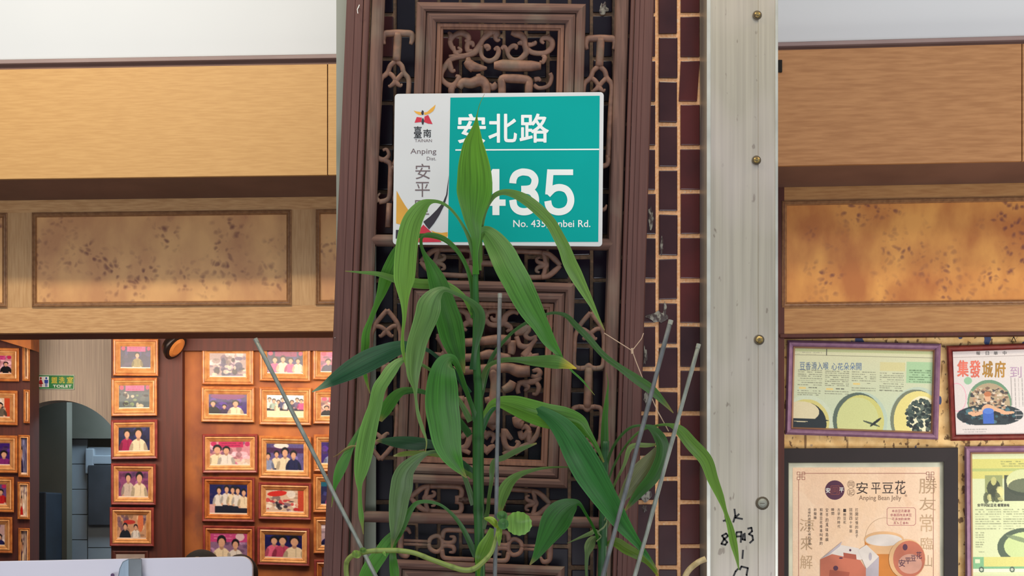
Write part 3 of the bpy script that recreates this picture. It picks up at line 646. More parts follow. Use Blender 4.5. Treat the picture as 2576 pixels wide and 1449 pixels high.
# second violet frame
q = [(2426, 1123), (2810, 1120), (2810, 1640), (2430, 1640)]
r, qi = paper('violet framed yellow green page with a bowl and a small truck', q, M_violet, 15, 5, M_bronze, None)
def paper_truck():
    c = Canvas(250, 340, (212, 222, 176), 9)
    H = lambda y: (y-1143)/(1622-1143); X = lambda x: (x-2448)/(2790-2448)
    rr = lambda x0, y0, x1, y1, col, al=1: c.rect(X(x0), H(y0), X(x1), H(y1), col, al)
    rr(2448, 1156, 2790, 1206, (208, 206, 118)); rr(2448, 1180, 2790, 1188, (176, 190, 116)); c.lines(X(2520), H(1162), X(2600), H(1178), .012, (110, 120, 80), .6, .015)
    rr(2480, 1198, 2524, 1263, (150, 160, 104)); c.ell(X(2502), H(1230), .05, .045, (60, 70, 44)); c.ell(X(2502), H(1212), .02, .022, (190, 190, 120)); c.blotch(14, [(224, 220, 150), (50, 60, 40)], X(2482), H(1236), X(2522), H(1260), .02)
    rr(2528, 1198, 2640, 1263, (60, 70, 54)); c.ell(X(2575), H(1212), .12, .06, (206, 214, 160)); c.ell(X(2560), H(1222), .07, .03, (226, 226, 170)); c.ell(X(2575), H(1228), .11, .045, (46, 60, 44), .7)
    for x in (2456, 2525, 2610, 2690): c.lines(X(x), H(1282), X(x+64), H(1334), .0125, (104, 112, 84), .6, .014)
    c.lines(X(2456), H(1340), X(2478), H(1390), .0125, (104, 112, 84), .6, .014)
    c.ell(X(2578), H(1378), .33*.6, .10, (66, 88, 66)); c.ell(X(2582), H(1376), .16, .075, (196, 216, 150)); c.ell(X(2566), H(1358), .1, .012, (110, 130, 96), .8, .2)
    rr(2448, 1402, 2790, 1430, (212, 210, 122)); rr(2448, 1402, 2476, 1434, (120, 180, 130)); rr(2454, 1408, 2466, 1418, (216, 226, 190)); rr(2448, 1426, 2790, 1432, (120, 180, 130)); rr(2448, 1432, 2790, 1440, (226, 226, 206))
    for x in (2470, 2547): c.ell(X(x), H(1434), .02, .015, (60, 90, 70)); c.ell(X(x), H(1434), .01, .008, (190, 200, 180))
    rr(2448, 1446, 2790, 1622, (206, 216, 170)); c.lines(X(2456), H(1456), X(2780), H(1610), .0125, (104, 112, 84), .5, .014); c.noise(3); return c
paper_truck().put('newspaper', CK, qi, .0075, M_news, r)
it = []; x = 2459.0
for ch in '安平同記豆花': it.append((ch, x, 1267, x+7.4, 1275)); x += 8.2
x = 2510
for ch in '暖胃美味': it.append((ch, x, 1267, x+6.8, 1275)); x += 7.6
text('headline', CK, it, .0082, M_nblk, r, .03)
# black framed advertising poster
q = [(1947, 1128), (2410, 1126), (2411, 1776), (1947, 1776)]
r = thing('framed_poster', CK.p(2186, 1760, .01), 'large black framed peach poster advertising bean jelly with box and cup', 'poster')
moulding('frame', CK, q, [(0, .004), (0, .034), (2, .036), (35, .034), (36, .02)], M_blackfr, r)
moulding('silver_lip', CK, inset(q, 35.5), [(0, .03), (1.2, .031), (2.2, .02)], M_alu, r)
mb = MB(); mb.slab(CK, inset(q, 36), .018, .012); mb.build('mount', M_matp, r)
qi = inset(q, 22)
PO = .0185
c = Canvas(160, 220, (238, 208, 178), 11); c.blotch(60, [(240, 216, 190), (230, 196, 166), (236, 204, 170)], r=.1, al=.4); c.noise(3)
c.put('poster_print', CK, [(1994, 1176), (2364, 1175), (2365, 1735), (1994, 1735)], PO, M_news, r)
pf = lambda x, y: (1940+x/4.05, 1100+y/4.05)    # readings of the enlarged poster
M_pl = mat('poster_line', (160, 84, 76), .6); M_plum = mat('poster_plum', (84, 30, 66), .5); M_ptxt = mat('poster_ink', (52, 36, 34), .6); M_pbr = mat('poster_brown_ink', (140, 112, 90), .6)
P = [rect(2018, 1190.2, 2330, 1191.4), rect(2008.5, 1206, 2009.6, 1735), rect(2347.5, 1206, 2348.6, 1735)]
for cx in (2015, 2340):
    for sx in (-1, 1):
        for sy in (-1, 1):
            x0, y0 = cx+sx*6, 1197+sy*6
            P += [rect(x0-4, y0-4, x0+4, y0-3), rect(x0-4, y0+3, x0+4, y0+4), rect(x0-4, y0-4, x0-3, y0+4), rect(x0+3, y0-4, x0+4, y0+4)]
    P += [rect(cx-3, 1190, cx-2, 1204), rect(cx+2, 1190, cx+3, 1204), rect(cx-7, 1194, cx+7, 1195), rect(cx-7, 1199, cx+7, 1200)]
polys('border_lines', CK, P, PO+.0006, M_pl, r)
polys('round_logo', CK, [disc_poly(*pf(648, 538), 24.5)], PO+.0006, M_plum, r)
polys('logo_square', CK, [rect(*pf(605, 492), *pf(696, 497)), rect(*pf(605, 580), *pf(696, 585)), rect(*pf(605, 492), *pf(611, 585)), rect(*pf(690, 492), *pf(696, 585))], PO+.0011, M_pl, r)
text('logo_lettering', CK, [('安', *pf(556, 515), *pf(603, 567)), ('平', *pf(694, 512), *pf(738, 562))], PO+.0012, M_letter, r, .02)
text('logo_character', CK, [('同', *pf(625, 508), *pf(676, 572))], PO+.0012, M_pl, r, .0)
text('title', CK, [('安', *pf(868, 455), *pf(985, 578)), ('平', *pf(1020, 462), *pf(1115, 576)), ('豆', *pf(1132, 462), *pf(1245, 570)), ('花', *pf(1262, 440), *pf(1370, 580))], PO+.0006, M_ptxt, r)
text('seal', CK, [('同', *pf(790, 455), *pf(838, 505)), ('記', *pf(790, 535), *pf(842, 588))], PO+.0006, M_pbr, r)
text('english_title', CK, [('Anping Bean Jelly', *pf(895, 592), *pf(1325, 655)), ('®', *pf(1362, 582), *pf(1386, 606))], PO+.0006, M_pbr, r)
def ringp(cx, cy, rx, w_, n=28):
    return [[(cx+(rx+s_*w_)*math.cos(2*PI*(k+d)/n), cy+(rx+s_*w_)*math.sin(2*PI*(k+d)/n)) for s_, d in ((0, 0), (1, 0), (1, 1), (0, 1))] for k in range(n)]
polys('seal_rings', CK, ringp(*pf(814, 480), 9.0, .7)+ringp(*pf(814, 560), 9.0, .7), PO+.0007, M_pbr, r)
cols = [('打開記憶的盒子', 858, 722, 1030), ('回到四十年前', 798, 722, 980), ('一碗豆花', 735, 730, 890), ('古早的時代', 676, 722, 935), ('瞬間', 614, 722, 800), ('安平的風味島嶼', 555, 722, 1072), ('和著豆花推車叫賣的', 495, 722, 1105), ('鈴聲陣', 435, 722, 845), ('這樣的滋味縈繞心裡的滿滿', 375, 722, 1105)]
it = []
for s_, x, y0, y1 in cols:
    n = len(s_)
    for k, ch in enumerate(s_): it.append((ch, *pf(x, y0+(y1-y0)*k/n), *pf(x+28, y0+(y1-y0)*(k+.8)/n)))
text('vertical_verse', CK, it, PO+.0006, M_ptxt, r)
it = []
for k, s_ in enumerate(('本店豆花嚴選', '非基因改造黃豆', '不添加防腐劑', '及人工香料')):
    n = len(s_); w_ = 30*n*1.05
    for j, ch in enumerate(s_): it.append((ch, *pf(1325-w_/2+j*31.5, 737+k*41), *pf(1325-w_/2+j*31.5+27, 737+k*41+28)))
M_prose = mat('poster_rose_ink', (176, 70, 96), .6)
text('rose_note', CK, it, PO+.0006, M_prose, r)
bxp = [(1180, 735), (1195, 718), (1455, 718), (1472, 735), (1472, 880), (1455, 897), (1195, 897), (1180, 880), (1180, 735)]
polys('rose_note_border', CK, stroke_pts([pf(*p) for p in bxp], .8), PO+.0006, M_prose, r)
M_faint = mat('poster_faint_ink', (206, 176, 142), .7)
text('faint_calligraphy', CK, [('勝', *pf(1505, 415), *pf(1690, 575)), ('友', *pf(1510, 615), *pf(1680, 745)), ('常', *pf(1515, 785), *pf(1650, 965)), ('臨', *pf(1525, 1020), *pf(1650, 1145)), ('山', *pf(1560, 1200), *pf(1640, 1320))], PO+.0006, M_faint, r)
text('faint_calligraphy', CK, [('涼', *pf(290, 830), *pf(440, 960)), ('來', *pf(300, 1010), *pf(420, 1150)), ('解', *pf(295, 1200), *pf(420, 1340))], PO+.0006, M_faint, r)
# drawn carton, cup and disc
def zp(*l): return [pf(*p) for p in l]
M_cw = mat('drawn_white', (232, 226, 222), .6); M_cs = mat('drawn_salmon', (206, 118, 92), .6); M_cd = mat('drawn_salmon_dark', (178, 90, 70), .6); M_cg = mat('drawn_grey', (190, 184, 196), .6); M_co = mat('drawn_orange', (214, 134, 52), .6); M_cl = mat('drawn_light_orange', (236, 190, 140), .6); M_cp = mat('drawn_pink', (228, 170, 150), .6)
polys('cup_glow', CK, stroke_pts(zp(*[(1160+200*math.cos(a_), 1030+210*math.sin(a_)) for a_ in np.linspace(PI*.95, PI*1.75, 14)]), .8), PO+.0006, M_faint, r)
polys('cup_body', CK, [zp((950, 1040), (1350, 1040), (1310, 1735), (1010, 1735))], PO+.0006, M_co, r)
polys('cup_band', CK, [zp((948, 1100), (1240, 1100), (1240, 1190), (965, 1190))], PO+.0009, M_cl, r)
polys('cup_top', CK, [disc_poly(*pf(1150, 1040), 50, 20)], PO+.0012, M_cl, r); polys('cup_cream', CK, [disc_poly(*pf(1150, 1048), 46, 15)], PO+.0015, M_cw, r)
polys('carton_side', CK, [zp((965, 1290), (1098, 1220), (1090, 1735), (965, 1735))], PO+.0018, M_cg, r)
polys('carton_front', CK, [zp((500, 1245), (620, 1190), (900, 1240), (965, 1340), (965, 1735), (500, 1735))], PO+.0018, M_cs, r)
polys('carton_roof', CK, [zp((505, 1240), (700, 1095), (890, 1130), (950, 1240), (900, 1250), (620, 1190))], PO+.0021, M_cw, r)
polys('carton_shade', CK, [zp((505, 1240), (725, 1060), (700, 1110), (600, 1190))], PO+.0024, M_cg, r)
polys('carton_handle', CK, [zp((885, 1150), (970, 1095), (1098, 1215), (970, 1340))], PO+.0024, M_cw, r)
polys('carton_slot', CK, [disc_poly(*pf(1010, 1215), 4, 10)], PO+.0027, M_cg, r)
polys('carton_label', CK, [zp((735, 1175), (865, 1195), (870, 1245), (740, 1225)), zp((600, 1350), (800, 1375), (780, 1470), (590, 1440))], PO+.0024, M_cd, r)
polys('carton_marks', CK, [disc_poly(*pf(806, 1150), 2.6, 3), disc_poly(*pf(658, 1333), 6), disc_poly(*pf(712, 1230), 4.5, 2)], PO+.0027, M_plum, r)
polys('cup_lid', CK, [disc_poly(*pf(1385, 1240), 46, 50)], PO+.0024, M_cl, r); polys('lid_face', CK, [disc_poly(*pf(1405, 1240), 40, 46)], PO+.0027, M_cs, r); polys('lid_light', CK, [disc_poly(*pf(1415, 1290), 30, 25)], PO+.003, M_cp, r)
polys('lid_mark', CK, [disc_poly(*pf(1365, 1120), 6, 8)], PO+.0033, M_plum, r)
text('lid_lettering', CK, [('安', *pf(1300, 1245), *pf(1365, 1320)), ('平', *pf(1365, 1225), *pf(1425, 1290)), ('豆', *pf(1425, 1200), *pf(1475, 1262)), ('花', *pf(1478, 1165), *pf(1535, 1240))], PO+.0036, M_plum, r, .01)
# ================================================================== SEATED PEOPLE AND WHITE BOARD
def person(x, y, lab, shirt, top):
    root = thing('person', (x, y, 0), lab, 'person')
    M_skin = mat('skin', (206, 160, 132), .55); M_sh = mat('shirt_'+shirt, (70, 74, 96) if shirt == 'navy' else (150, 60, 70), .8)
    h = top-.24
    J = {'pel': (0, 0, .50, .135), 'wai': (0, .0, .68, .125), 'che': (0, 0, .88, .14), 'nec0': (0, 0, 1.0, .09), 'nec': (0, 0, 1.06, .052), 'hd': (0, -.01, 1.13, .07), 'hd2': (0, -.01, 1.22, .085), 'hd3': (0, 0, 1.29, .075)}
    E = [('pel', 'wai'), ('wai', 'che'), ('che', 'nec0'), ('nec0', 'nec'), ('nec', 'hd'), ('hd', 'hd2'), ('hd2', 'hd3')]
    for s, n in ((-1, 'l'), (1, 'r')):
        J['sh'+n] = (s*.17, 0, .96, .06); J['el'+n] = (s*.22, -.06, .72, .045); J['wr'+n] = (s*.14, -.26, .66, .03); J['ha'+n] = (s*.10, -.33, .66, .03)
        J['hi'+n] = (s*.10, -.03, .50, .095); J['kn'+n] = (s*.12, -.40, .50, .065); J['an'+n] = (s*.12, -.38, .09, .042); J['to'+n] = (s*.12, -.52, .045, .04)
        E += [('nec0', 'sh'+n), ('sh'+n, 'el'+n), ('el'+n, 'wr'+n), ('wr'+n, 'ha'+n), ('pel', 'hi'+n), ('hi'+n, 'kn'+n), ('kn'+n, 'an'+n), ('an'+n, 'to'+n)]
    ks = list(J); me = bpy.data.meshes.new('body'); me.from_pydata([J[k][:3] for k in ks], [(ks.index(a), ks.index(b_)) for a, b_ in E], [])
    o = bpy.data.objects.new('body', me); COL.objects.link(o); o.parent = root; me.materials.append(M_sh)
    m = o.modifiers.new('s', 'SKIN'); 
    for i, k in enumerate(ks): me.skin_vertices[0].data[i].radius = (J[k][3],)*2
    me.skin_vertices[0].data[0].use_root = True
    m2 = o.modifiers.new('ss', 'SUBSURF'); m2.levels = 2; m2.render_levels = 2
    OFFS[o.name] = Vector((x, y, 0))
    def blob(nm, c, r_, mt, par=root, n=18):
        mb = MB(); vs = []; fs = []
        for i in range(n+1):
            for k in range(2*n):
                a, b_ = PI*i/n, 2*PI*k/(2*n); vs.append((x+c[0]+r_[0]*math.sin(a)*math.cos(b_), y+c[1]+r_[1]*math.sin(a)*math.sin(b_), c[2]+r_[2]*math.cos(a)))
        for i in range(n):
            for k in range(2*n):
                k2 = (k+1) % (2*n); fs.append((i*2*n+k, i*2*n+k2, (i+1)*2*n+k2, (i+1)*2*n+k))
        mb.add(vs, fs); return mb.build(nm, mt, par, smooth=True)
    hd = blob('head', (0, -.02, 1.235), (.078, .095, .112), M_skin)
    for s in (-1, 1):
        blob('ear', (s*.08, 0, 1.235), (.012, .022, .032), M_skin, hd, 8); blob('eye', (s*.03, -.108, 1.25), (.012, .008, .008), mat('eye', (40, 30, 30), .3), hd, 8)
    blob('nose', (0, -.118, 1.225), (.013, .02, .024), M_skin, hd, 8); blob('mouth', (0, -.11, 1.188), (.024, .008, .007), mat('lips', (160, 80, 76), .5), hd, 8)
    M_hair = mat('black_hair', (16, 12, 15), .7, (9, 8, 9), (120, 120, 20), 4, .8)
    blob('hair', (0, .012, 1.262), (.092, .104, .104), M_hair)
    return root
hA = Plane(2.30).p(505, 1382, 0); hB = Plane(3.15).p(603, 1394, 0)
P_ = person(hA.x, hA.y, 'seated person with black hair, only the taller crown showing above the white board', 'navy', 1.35); kA = hA.z/1.366; P_.scale = (kA,)*3
P2_ = person(hB.x, hB.y, 'seated person with black hair, only a low crown showing at the board\'s right', 'red', 1.35); kB = hB.z/1.366; P2_.scale = (kB,)*3
for k, (hx, lab) in enumerate(((hA, 'wooden stool under the taller seated person'), (hB, 'wooden stool under the lower seated person'))):
    t_ = thing('stool', (hx.x, hx.y, 0), lab, 'stool', 'stools behind the white board')
    mb = MB(); mb.tube([(hx.x, hx.y, .355*hx.z/1.366), (hx.x, hx.y, .385*hx.z/1.366)], .15, 20); mb.build('seat', M_redwood, t_)
    for sx in (-1, 1):
        for sy in (-1, 1):
            mb = MB(); mb.tube([(hx.x+sx*.1, hx.y+sy*.1, .355), (hx.x+sx*.13, hx.y+sy*.13, 0)], .014, 8); mb.build('leg', M_redwood, t_)
BD = Plane(.85, .012, -.6)
t_ = thing('service_counter', (-.95, 1.2, 0), 'low counter under the white board at lower left', 'counter')
mb = MB(); mb.box(-2.6, -.66, .95, 1.45, 0, .9); mb.build('body', M_redwood, t_, bevel=.01)
mb = MB(); mb.box(-2.62, -.64, .84, 1.47, .9, .94); mb.build('worktop', M_steel, t_, bevel=.004)
t_ = thing('white_board', BD.p(300, 1500, 0), 'long white acrylic board at lower left with a rounded top right corner', 'board')
mb = MB(); yb_ = PY0+(CZ-.945)/(.85+D1)*FP
out = [(-800, 1428), (606, 1399.5)]+[(606+29*math.sin(a), 1428-28.5*math.cos(a)) for a in np.linspace(.2, PI/2, 7)]+[(634, yb_), (-800, yb_)]
fr_ = [BD.p(x, y, 0) for x, y in out]; bk_ = [q+Vector((0, .02, 0)) for q in fr_]; n = len(out)
mb.v = fr_+bk_; mb.f = [tuple(range(n)), tuple(range(2*n-1, n-1, -1))]+[(i, (i+1) % n, n+(i+1) % n, n+i) for i in range(n)]
mb.build('panel', M_acryl, t_, bevel=.003)
t_ = thing('board_clamp', BD.p(322, 1460, .02), 'curved metal clamp gripping the white board near the bottom edge', 'clamp')
mb = MB(); px_ = [(296, 1452), (300, 1430), (308, 1413), (322, 1406), (350, 1405), (350, 1520), (296, 1520)]
f_ = [BD.p(x, y, .02) for x, y in px_]; k_ = [q+Vector((0, .06, 0)) for q in f_]; n = len(px_)
mb.v = f_+k_; mb.f = [tuple(range(n)), tuple(range(2*n-1, n-1, -1))]+[(i, (i+1) % n, n+(i+1) % n, n+i) for i in range(n)]
mb.build('clamp_body', M_clamp, t_, bevel=.003)
mb = MB(); mb.slab(BD, rect(323, 1406, 356, 1520), .026, .006); mb.build('clamp_jaw', mat('clamp_grey', (120, 128, 134), .4, metal=.5), t_, bevel=.002)
mb = MB(); mb.tube([BD.p(283, 1447, .03), BD.p(283, 1447, -.01)], .006, 12); mb.build('bolt', mat('violet_knob', (90, 60, 110), .4), t_)
# ================================================================== TILED COLUMN
TP = Plane(.11)
col = struct(thing('wall_column', TP.p(1320, 1449, 0)*1.0, None, None)); col.location.z = 0; OFFS[col.name] = Vector(col.location)
x0_, x1_ = TP.p(874, 0).x, TP.p(1765, 0).x
xm_ = TP.p(1605, 0).x
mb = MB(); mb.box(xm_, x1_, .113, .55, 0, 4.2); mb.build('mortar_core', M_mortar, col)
mb = MB(); mb.box(x0_, xm_, .113, .55, 0, 4.2); mb.build('mortar_core', M_mortar_shaded, col, label='mortar darkened for the shade behind the carved screen')
random.seed(4)
jx = [1765-3]+[]
cols_ = [(1712, 1760.5, 'A', 35)]+[(1712-55*k+(.6 if k % 2 else 0), 1712-55*k+47, ('B' if k % 2 else 'A'), (88 if k % 2 else 35)) for k in range(1, 15)]
cnt = 0
for k, (a, c, ty, j0) in enumerate(cols_):
    r0 = -5; 
    for r_ in range(r0, 14):
        y0 = j0+111.6*r_+5.5; y1 = y0+101.5
        if y1 < -420 or y0 > 1500: continue
        if 1010 < (a+c)/2 < 1500 and 250 < y0 and y1 < 590: continue       # wholly behind the plate
        d = [random.uniform(-1.2, 1.2) for _ in range(5)]
        aa, cc = a+d[0]*.6, c+d[1]*.6; sh = 0
        if k == 0 and r_ == 1: sh = -7
        if k == 0 and r_ == 0: pass
        quad = [(aa, y0+d[2]), (cc, y0+d[3]*.7), (cc+sh, y1+d[3]), (aa+sh*.7, y1+d[2]*.5)]
        mb = MB(); mb.slab(TP, quad, .003+.0012*d[4], .012)
        mb.build('tile', M_tile2 if (k == 0 and random.random() < .5) else (M_tile if k < 3 or random.random() < .15 else M_tile_shaded), col, bevel=.0022, seg=2); cnt += 1
# old adhesive and scraps left on the tiles
GL = Plane(.106)
for (cx, cy, rx, ry, sd) in ((1638, 552, 9, 30, 1), (1656, 797, 30, 17, 2), (1672, 780, 5, 22, 3), (1623, 895, 5, 26, 4), (1627, 1000, 8, 22, 5), (1625, 1245, 14, 20, 6), (1622, 1280, 7, 10, 7), (1518, 22, 12, 18, 8), (1665, 620, 4, 26, 9)):
    rs = np.random.RandomState(sd); pts = [(cx+rx*math.cos(a)*rs.uniform(.55, 1.2), cy+ry*math.sin(a)*rs.uniform(.55, 1.2)) for a in np.linspace(0, 2*PI, 17)[:-1]]
    mb = MB(); c0 = GL.p(cx, cy, .002); vs = [GL.p(x, y, .001) for x, y in pts]; mid = [GL.p(cx+(x-cx)*.55, cy+(y-cy)*.55, rs.uniform(.0005, .003)) for x, y in pts]
    n = len(pts); mb.v = vs+mid+[c0]; mb.f = [(i, (i+1) % n, n+(i+1) % n, n+i) for i in range(n)]+[(n+i, n+(i+1) % n, 2*n) for i in range(n)]
    mb.build('adhesive_scrap', M_glue, col, smooth=True)
one('column_edge_left', M_alu, lambda b: b.slab(Plane(.07), rect(846, -430, 885, 2600), .012, .03)).name = 'trim_8'
one('trim_9', M_alu, lambda b: b.slab(Plane(.07), rect(916, 575, 945.5, 2600), .014, .012))
one('gap_shade_slab', M_dark, lambda b: b.slab(TP, rect(1762, -430, 1790, 2600), -.05, .2))  # added black slab painting the darkness of the gap beside the post
# ================================================================== STEEL POST
SP = Plane(-.01)
post = thing('steel_post', SP.p(1865, 1449, -.05)*1.0, 'tall brushed stainless steel post with screws and black marker numbers', 'post'); post.location.z = 0; OFFS[post.name] = Vector(post.location)
def vbox(pl, x0, x1, off, th, m, nm, par, bev=.002, z0=0, z1=4.2):
    a, b_ = pl.p(x0, 700, off), pl.p(x1, 700, off); mb = MB(); mb.box(a.x, b_.x, a.y, a.y+th, z0, z1); return mb.build(nm, m, par, bevel=bev)
vbox(SP, 1778, 1957, 0, .16, M_steel, 'post_body', post, .003)
vbox(SP, 1778, 1788, .003, .004, M_steel_edge, 'left_edge', post, .0012)
vbox(SP, 1908, 1957, .0035, .005, M_steel, 'cover_strip', post, .0012)
vbox(SP, 1950.5, 1957.5, .007, .004, M_steel_edge, 'right_edge', post, .001)
for (x, y, r_, md) in ((1905, 38, 9, M_brass), (1903, 403, 9, M_brass), (1910, 855, 10, M_brass), (1918, 1266, 13, M_alu)):
    mb = MB(); c0 = SP.p(x, y, .0035); mb.tube([c0, c0+Vector((0, -.004, 0)), c0+Vector((0, -.006, 0))], [r_*.00098, r_*.00085, r_*.0005], 18)
    s_ = mb.build('screw', md, post, smooth=False)
    mb = MB(); mb.tube([c0, c0+Vector((0, -.0016, 0))], [r_*.0013, r_*.00112], 18); mb.build('washer', M_grime, s_)
    mb = MB(); q_ = SP.p(x, y, .0108); mb.box(q_.x-r_*.00045, q_.x+r_*.00045, q_.y-.0002, q_.y+.001, q_.z-.0006, q_.z+.0006); mb.build('slot', M_grime, s_)
zk = lambda *l: [(1540+x/2.46, 860+y/2.46) for x, y in l]
S = [zk((688, 1108), (712, 1102)), zk((700, 1076), (706, 1112)), zk((757, 1036), (762, 1075), (750, 1115)), zk((785, 1066), (762, 1088), (806, 1096)),
     zk((680, 1200), (705, 1186), (718, 1200), (690, 1225), (676, 1250), (700, 1256), (712, 1240), (690, 1214), (680, 1200)),
     zk((770, 1180), (764, 1225)), zk((770, 1178), (800, 1176), (796, 1240)), zk((770, 1205), (796, 1203)), zk((820, 1185), (822, 1228)), zk((812, 1190), (806, 1222), (824, 1226)),
     zk((840, 1156), (862, 1150), (866, 1172), (846, 1190), (868, 1200), (872, 1226), (852, 1244)),
     zk((810, 1290), (806, 1340)), zk((752, 1449), (764, 1420), (784, 1400)), zk((790, 1410), (800, 1390), (840, 1400), (832, 1440), (836, 1470))]
P = []
for s_ in S: P += stroke_pts(s_, 4.6)
polys('marker_writing', SP, P, .0006, M_ink, post)
# ================================================================== CARVED SCREEN (hung slightly askew in front of the tiles)
SC = Plane(0.0)
U0, U1 = 872.0, 1646.0
def uv2(u, v):     # true rectangle of the leaning screen -> px at plane SC
    y = v+(u-1258)*(.011+.018*v/1449)
    return (u-y*(.0405-.0095*(u-U0)/(U1-U0)), y)
def SU(u, v, off=0.0): x, y = uv2(u, v); return SC.p(x, y, off)
screen = thing('carved_screen', SU(1258, 1900, 0), 'old carved brown wooden openwork screen leaning a little on the tiled column', 'screen')
def board(nm, prof, m, v0=-430, v1=2150, label=None, smooth=False):
    """vertical profile of the screen: prof = [(u, off)], closed at the back"""
    mb = MB(); n = len(prof); vs = [v0+(v1-v0)*i/10 for i in range(11)]
    for v in vs:
        mb.v += [SU(u, v, o_) for u, o_ in prof]+[SU(prof[-1][0], v, -.028), SU(prof[0][0], v, -.028)]
    N_ = n+2
    for j in range(10):
        for i in range(N_):
            k = (i+1) % N_; mb.f.append((j*N_+i, j*N_+k, (j+1)*N_+k, (j+1)*N_+i))
    mb.f.append(tuple(range(N_))); mb.f.append(tuple(range(10*N_, 11*N_))[::-1])
    return mb.build(nm, m, screen, label=label)
def rnd(u0, u1, o0, h, n=7): return [(u0+(u1-u0)*(.5-.5*math.cos(PI*i/n)), o0+h*math.sin(PI*i/n)**.7) for i in range(n+1)]
board('plank', [(872, .004), (873, .008), (893, .008), (893.6, .0065), (894.4, .0065), (895, .008), (913.5, .008), (914.5, .004)], M_plank, label='flat painted outer plank')
board('bead', rnd(914.5, 932, .002, .009), M_plank)
board('stile', [(934.5, -.004)]+rnd(935.5, 969, .002, .012), M_wood)
board('stile', [(1547, -.01)]+rnd(1550, 1582, .002, .012)+[(1583.5, -.004)], M_wood)
board('bead', rnd(1586, 1597.5, .002, .008), M_plank)
board('plank', [(1598.5, .006), (1609.5, .006), (1610, .0045), (1610.8, .0045), (1611.3, .0065), (1612, .0065), (1621, .0065), (1621.6, .0055), (1622.4, .0055), (1623, .0065), (1643, .0065), (1645.5, .003)], M_plank)
def hbar(nm, u0, u1, vc, hw, off, m=M_woodh, flat=1.0):
    mb = MB(); mb.tube([SU(u0+(u1-u0)*i/8, vc, off) for i in range(9)], hw*.001, 14, flat=flat); return mb.build(nm, m, screen, smooth=True)
hbar('cross_bar', 955, 1562, 610, 15, .0, flat=.9)
hbar('cross_bar', 955, 1562, 1311-4, 14.5, .0, flat=.9)
def lattice_frame(nm, TL, TR, BR, BL, lab=None):
    quad = [TL, TR, BR, BL]
    r_ = moulding(nm, SC, quad, [(0, -.024), (0, .010), (2, .016), (9, .0215), (17, .021), (23, .016), (24.5, .008), (26, .014), (32, .019), (41, .018), (50, .011), (51, .004)], M_wood, screen, label=lab, m_h=M_woodh)
    moulding('inner_frame', SC, inset(quad, 52.5), [(0, -.024), (0, .007), (2, .0085), (9, .0075), (10, .004), (15, .0035), (16.5, -.001), (17, -.024)], M_red, r_, label='reddish inner slip')
    return r_
fr1 = lattice_frame('panel_frame', (1049, 5), (1474, 10), (1459, 556), (1030, 549))
fr2 = lattice_frame('panel_frame', (1017, 703), (1447, 712), (1427, 1229), (996, 1214))
fr3 = lattice_frame('panel_frame', (988, 1406), (1421, 1425), (1404, 1945), (970, 1935))
# fretwork: rounded strokes, all traced on the screen's own plane
def fret(nm, strokes, par=None, off=.0, m=None, default=6.0, sm=True, flat=.75, dense=4, k=1.10):
    mb = MB()
    for st in strokes:
        pts, w_ = (st if isinstance(st, tuple) else (st, default))
        if len(pts) > 2 and sm: pts = [tuple(p) for p in cr(pts, dense)]
        n = len(pts); rad = w_ if hasattr(w_, '__len__') else [w_]*n
        if len(rad) != n: rad = list(np.interp(np.linspace(0, 1, n), np.linspace(0, 1, len(rad)), rad))
        mb.tube([SC.p(x, y, off) for x, y in pts], [r_*.001*k for r_ in rad], 10, flat=flat)
    return mb.build(nm, m or M_carve, par or screen, smooth=True, fix=False)
ZA = lambda s, ox, oy: (lambda *l: [(ox+x/s, oy+y/s) for x, y in l])
# side fret, upper: T hook over a ringed spade and long legs.  Local frame: centre line x=0
def side_upper(f, nm='side_fret'):
    S = [([f(-33, 28), f(-37, 14), f(-33, 2), f(-18, 0), f(0, -1), f(18, 0), f(33, 2), f(37, 14), f(33, 28)], [4, 7, 8, 8, 8, 8, 8, 7, 4]),
         ([f(0, 0), f(0, 30), f(-1, 70)], 9.5),
         ([f(-3, 70), f(-16, 82), f(-21, 97), f(-28, 105), f(-36, 112), f(-39, 128), f(-40, 180), f(-41, 240), f(-41, 300)], 6),
         ([f(0, 70), f(13, 82), f(18, 97), f(24, 105), f(30, 112), f(33, 128), f(31, 180), f(30, 240), f(29, 300)], 6),
         ([f(-18, 100), f(-10, 106), f(-4, 114), f(0, 120), f(6, 112), f(17, 100)], 5.5),
         ([f(-2, 120), f(-5, 126), f(-15, 133), f(-18, 130)], [6, 6, 4, 2]), ([f(-2, 120), f(4, 127), f(12, 132), f(16, 127)], [6, 6, 4, 2])]
    return S
L0 = lambda x, y: (1001+x-.04*y, 84+y)
R0 = lambda x, y: (1511+x-.035*y, 97+y)
fret('side_fret', side_upper(L0))
fret('side_fret', side_upper(R0))
def side_foot(f): return [([f(-41, 300), f(-40, 322), f(-22, 330), f(-10, 318), f(-16, 304), f(-26, 306)], [6, 6, 6, 5, 4, 3]), ([f(-22, 330), f(-8, 338), f(-4, 352), f(-4, 380), f(-4, 420), f(-12, 432), f(-30, 436)], 6),
                          ([f(-30, 436), f(-36, 424), f(-28, 414)], [6, 4, 2]), ([f(29, 300), f(28, 322), f(10, 330), f(4, 346)], 6), ([f(-4, 352), f(8, 352), f(12, 400), f(10, 432), f(24, 436), f(30, 424)], [6, 6, 6, 6, 5, 2]),
                          ([f(-4, 440), f(-5, 500)], 7)]
def side_foot_l(x, y): return (L0(x, y)[0], L0(x, y)[1]-12)
fret('side_fret_foot', side_foot(side_foot_l)); fret('side_fret_foot', side_foot(lambda x, y: (R0(x, y)[0], R0(x, y)[1]-6)))
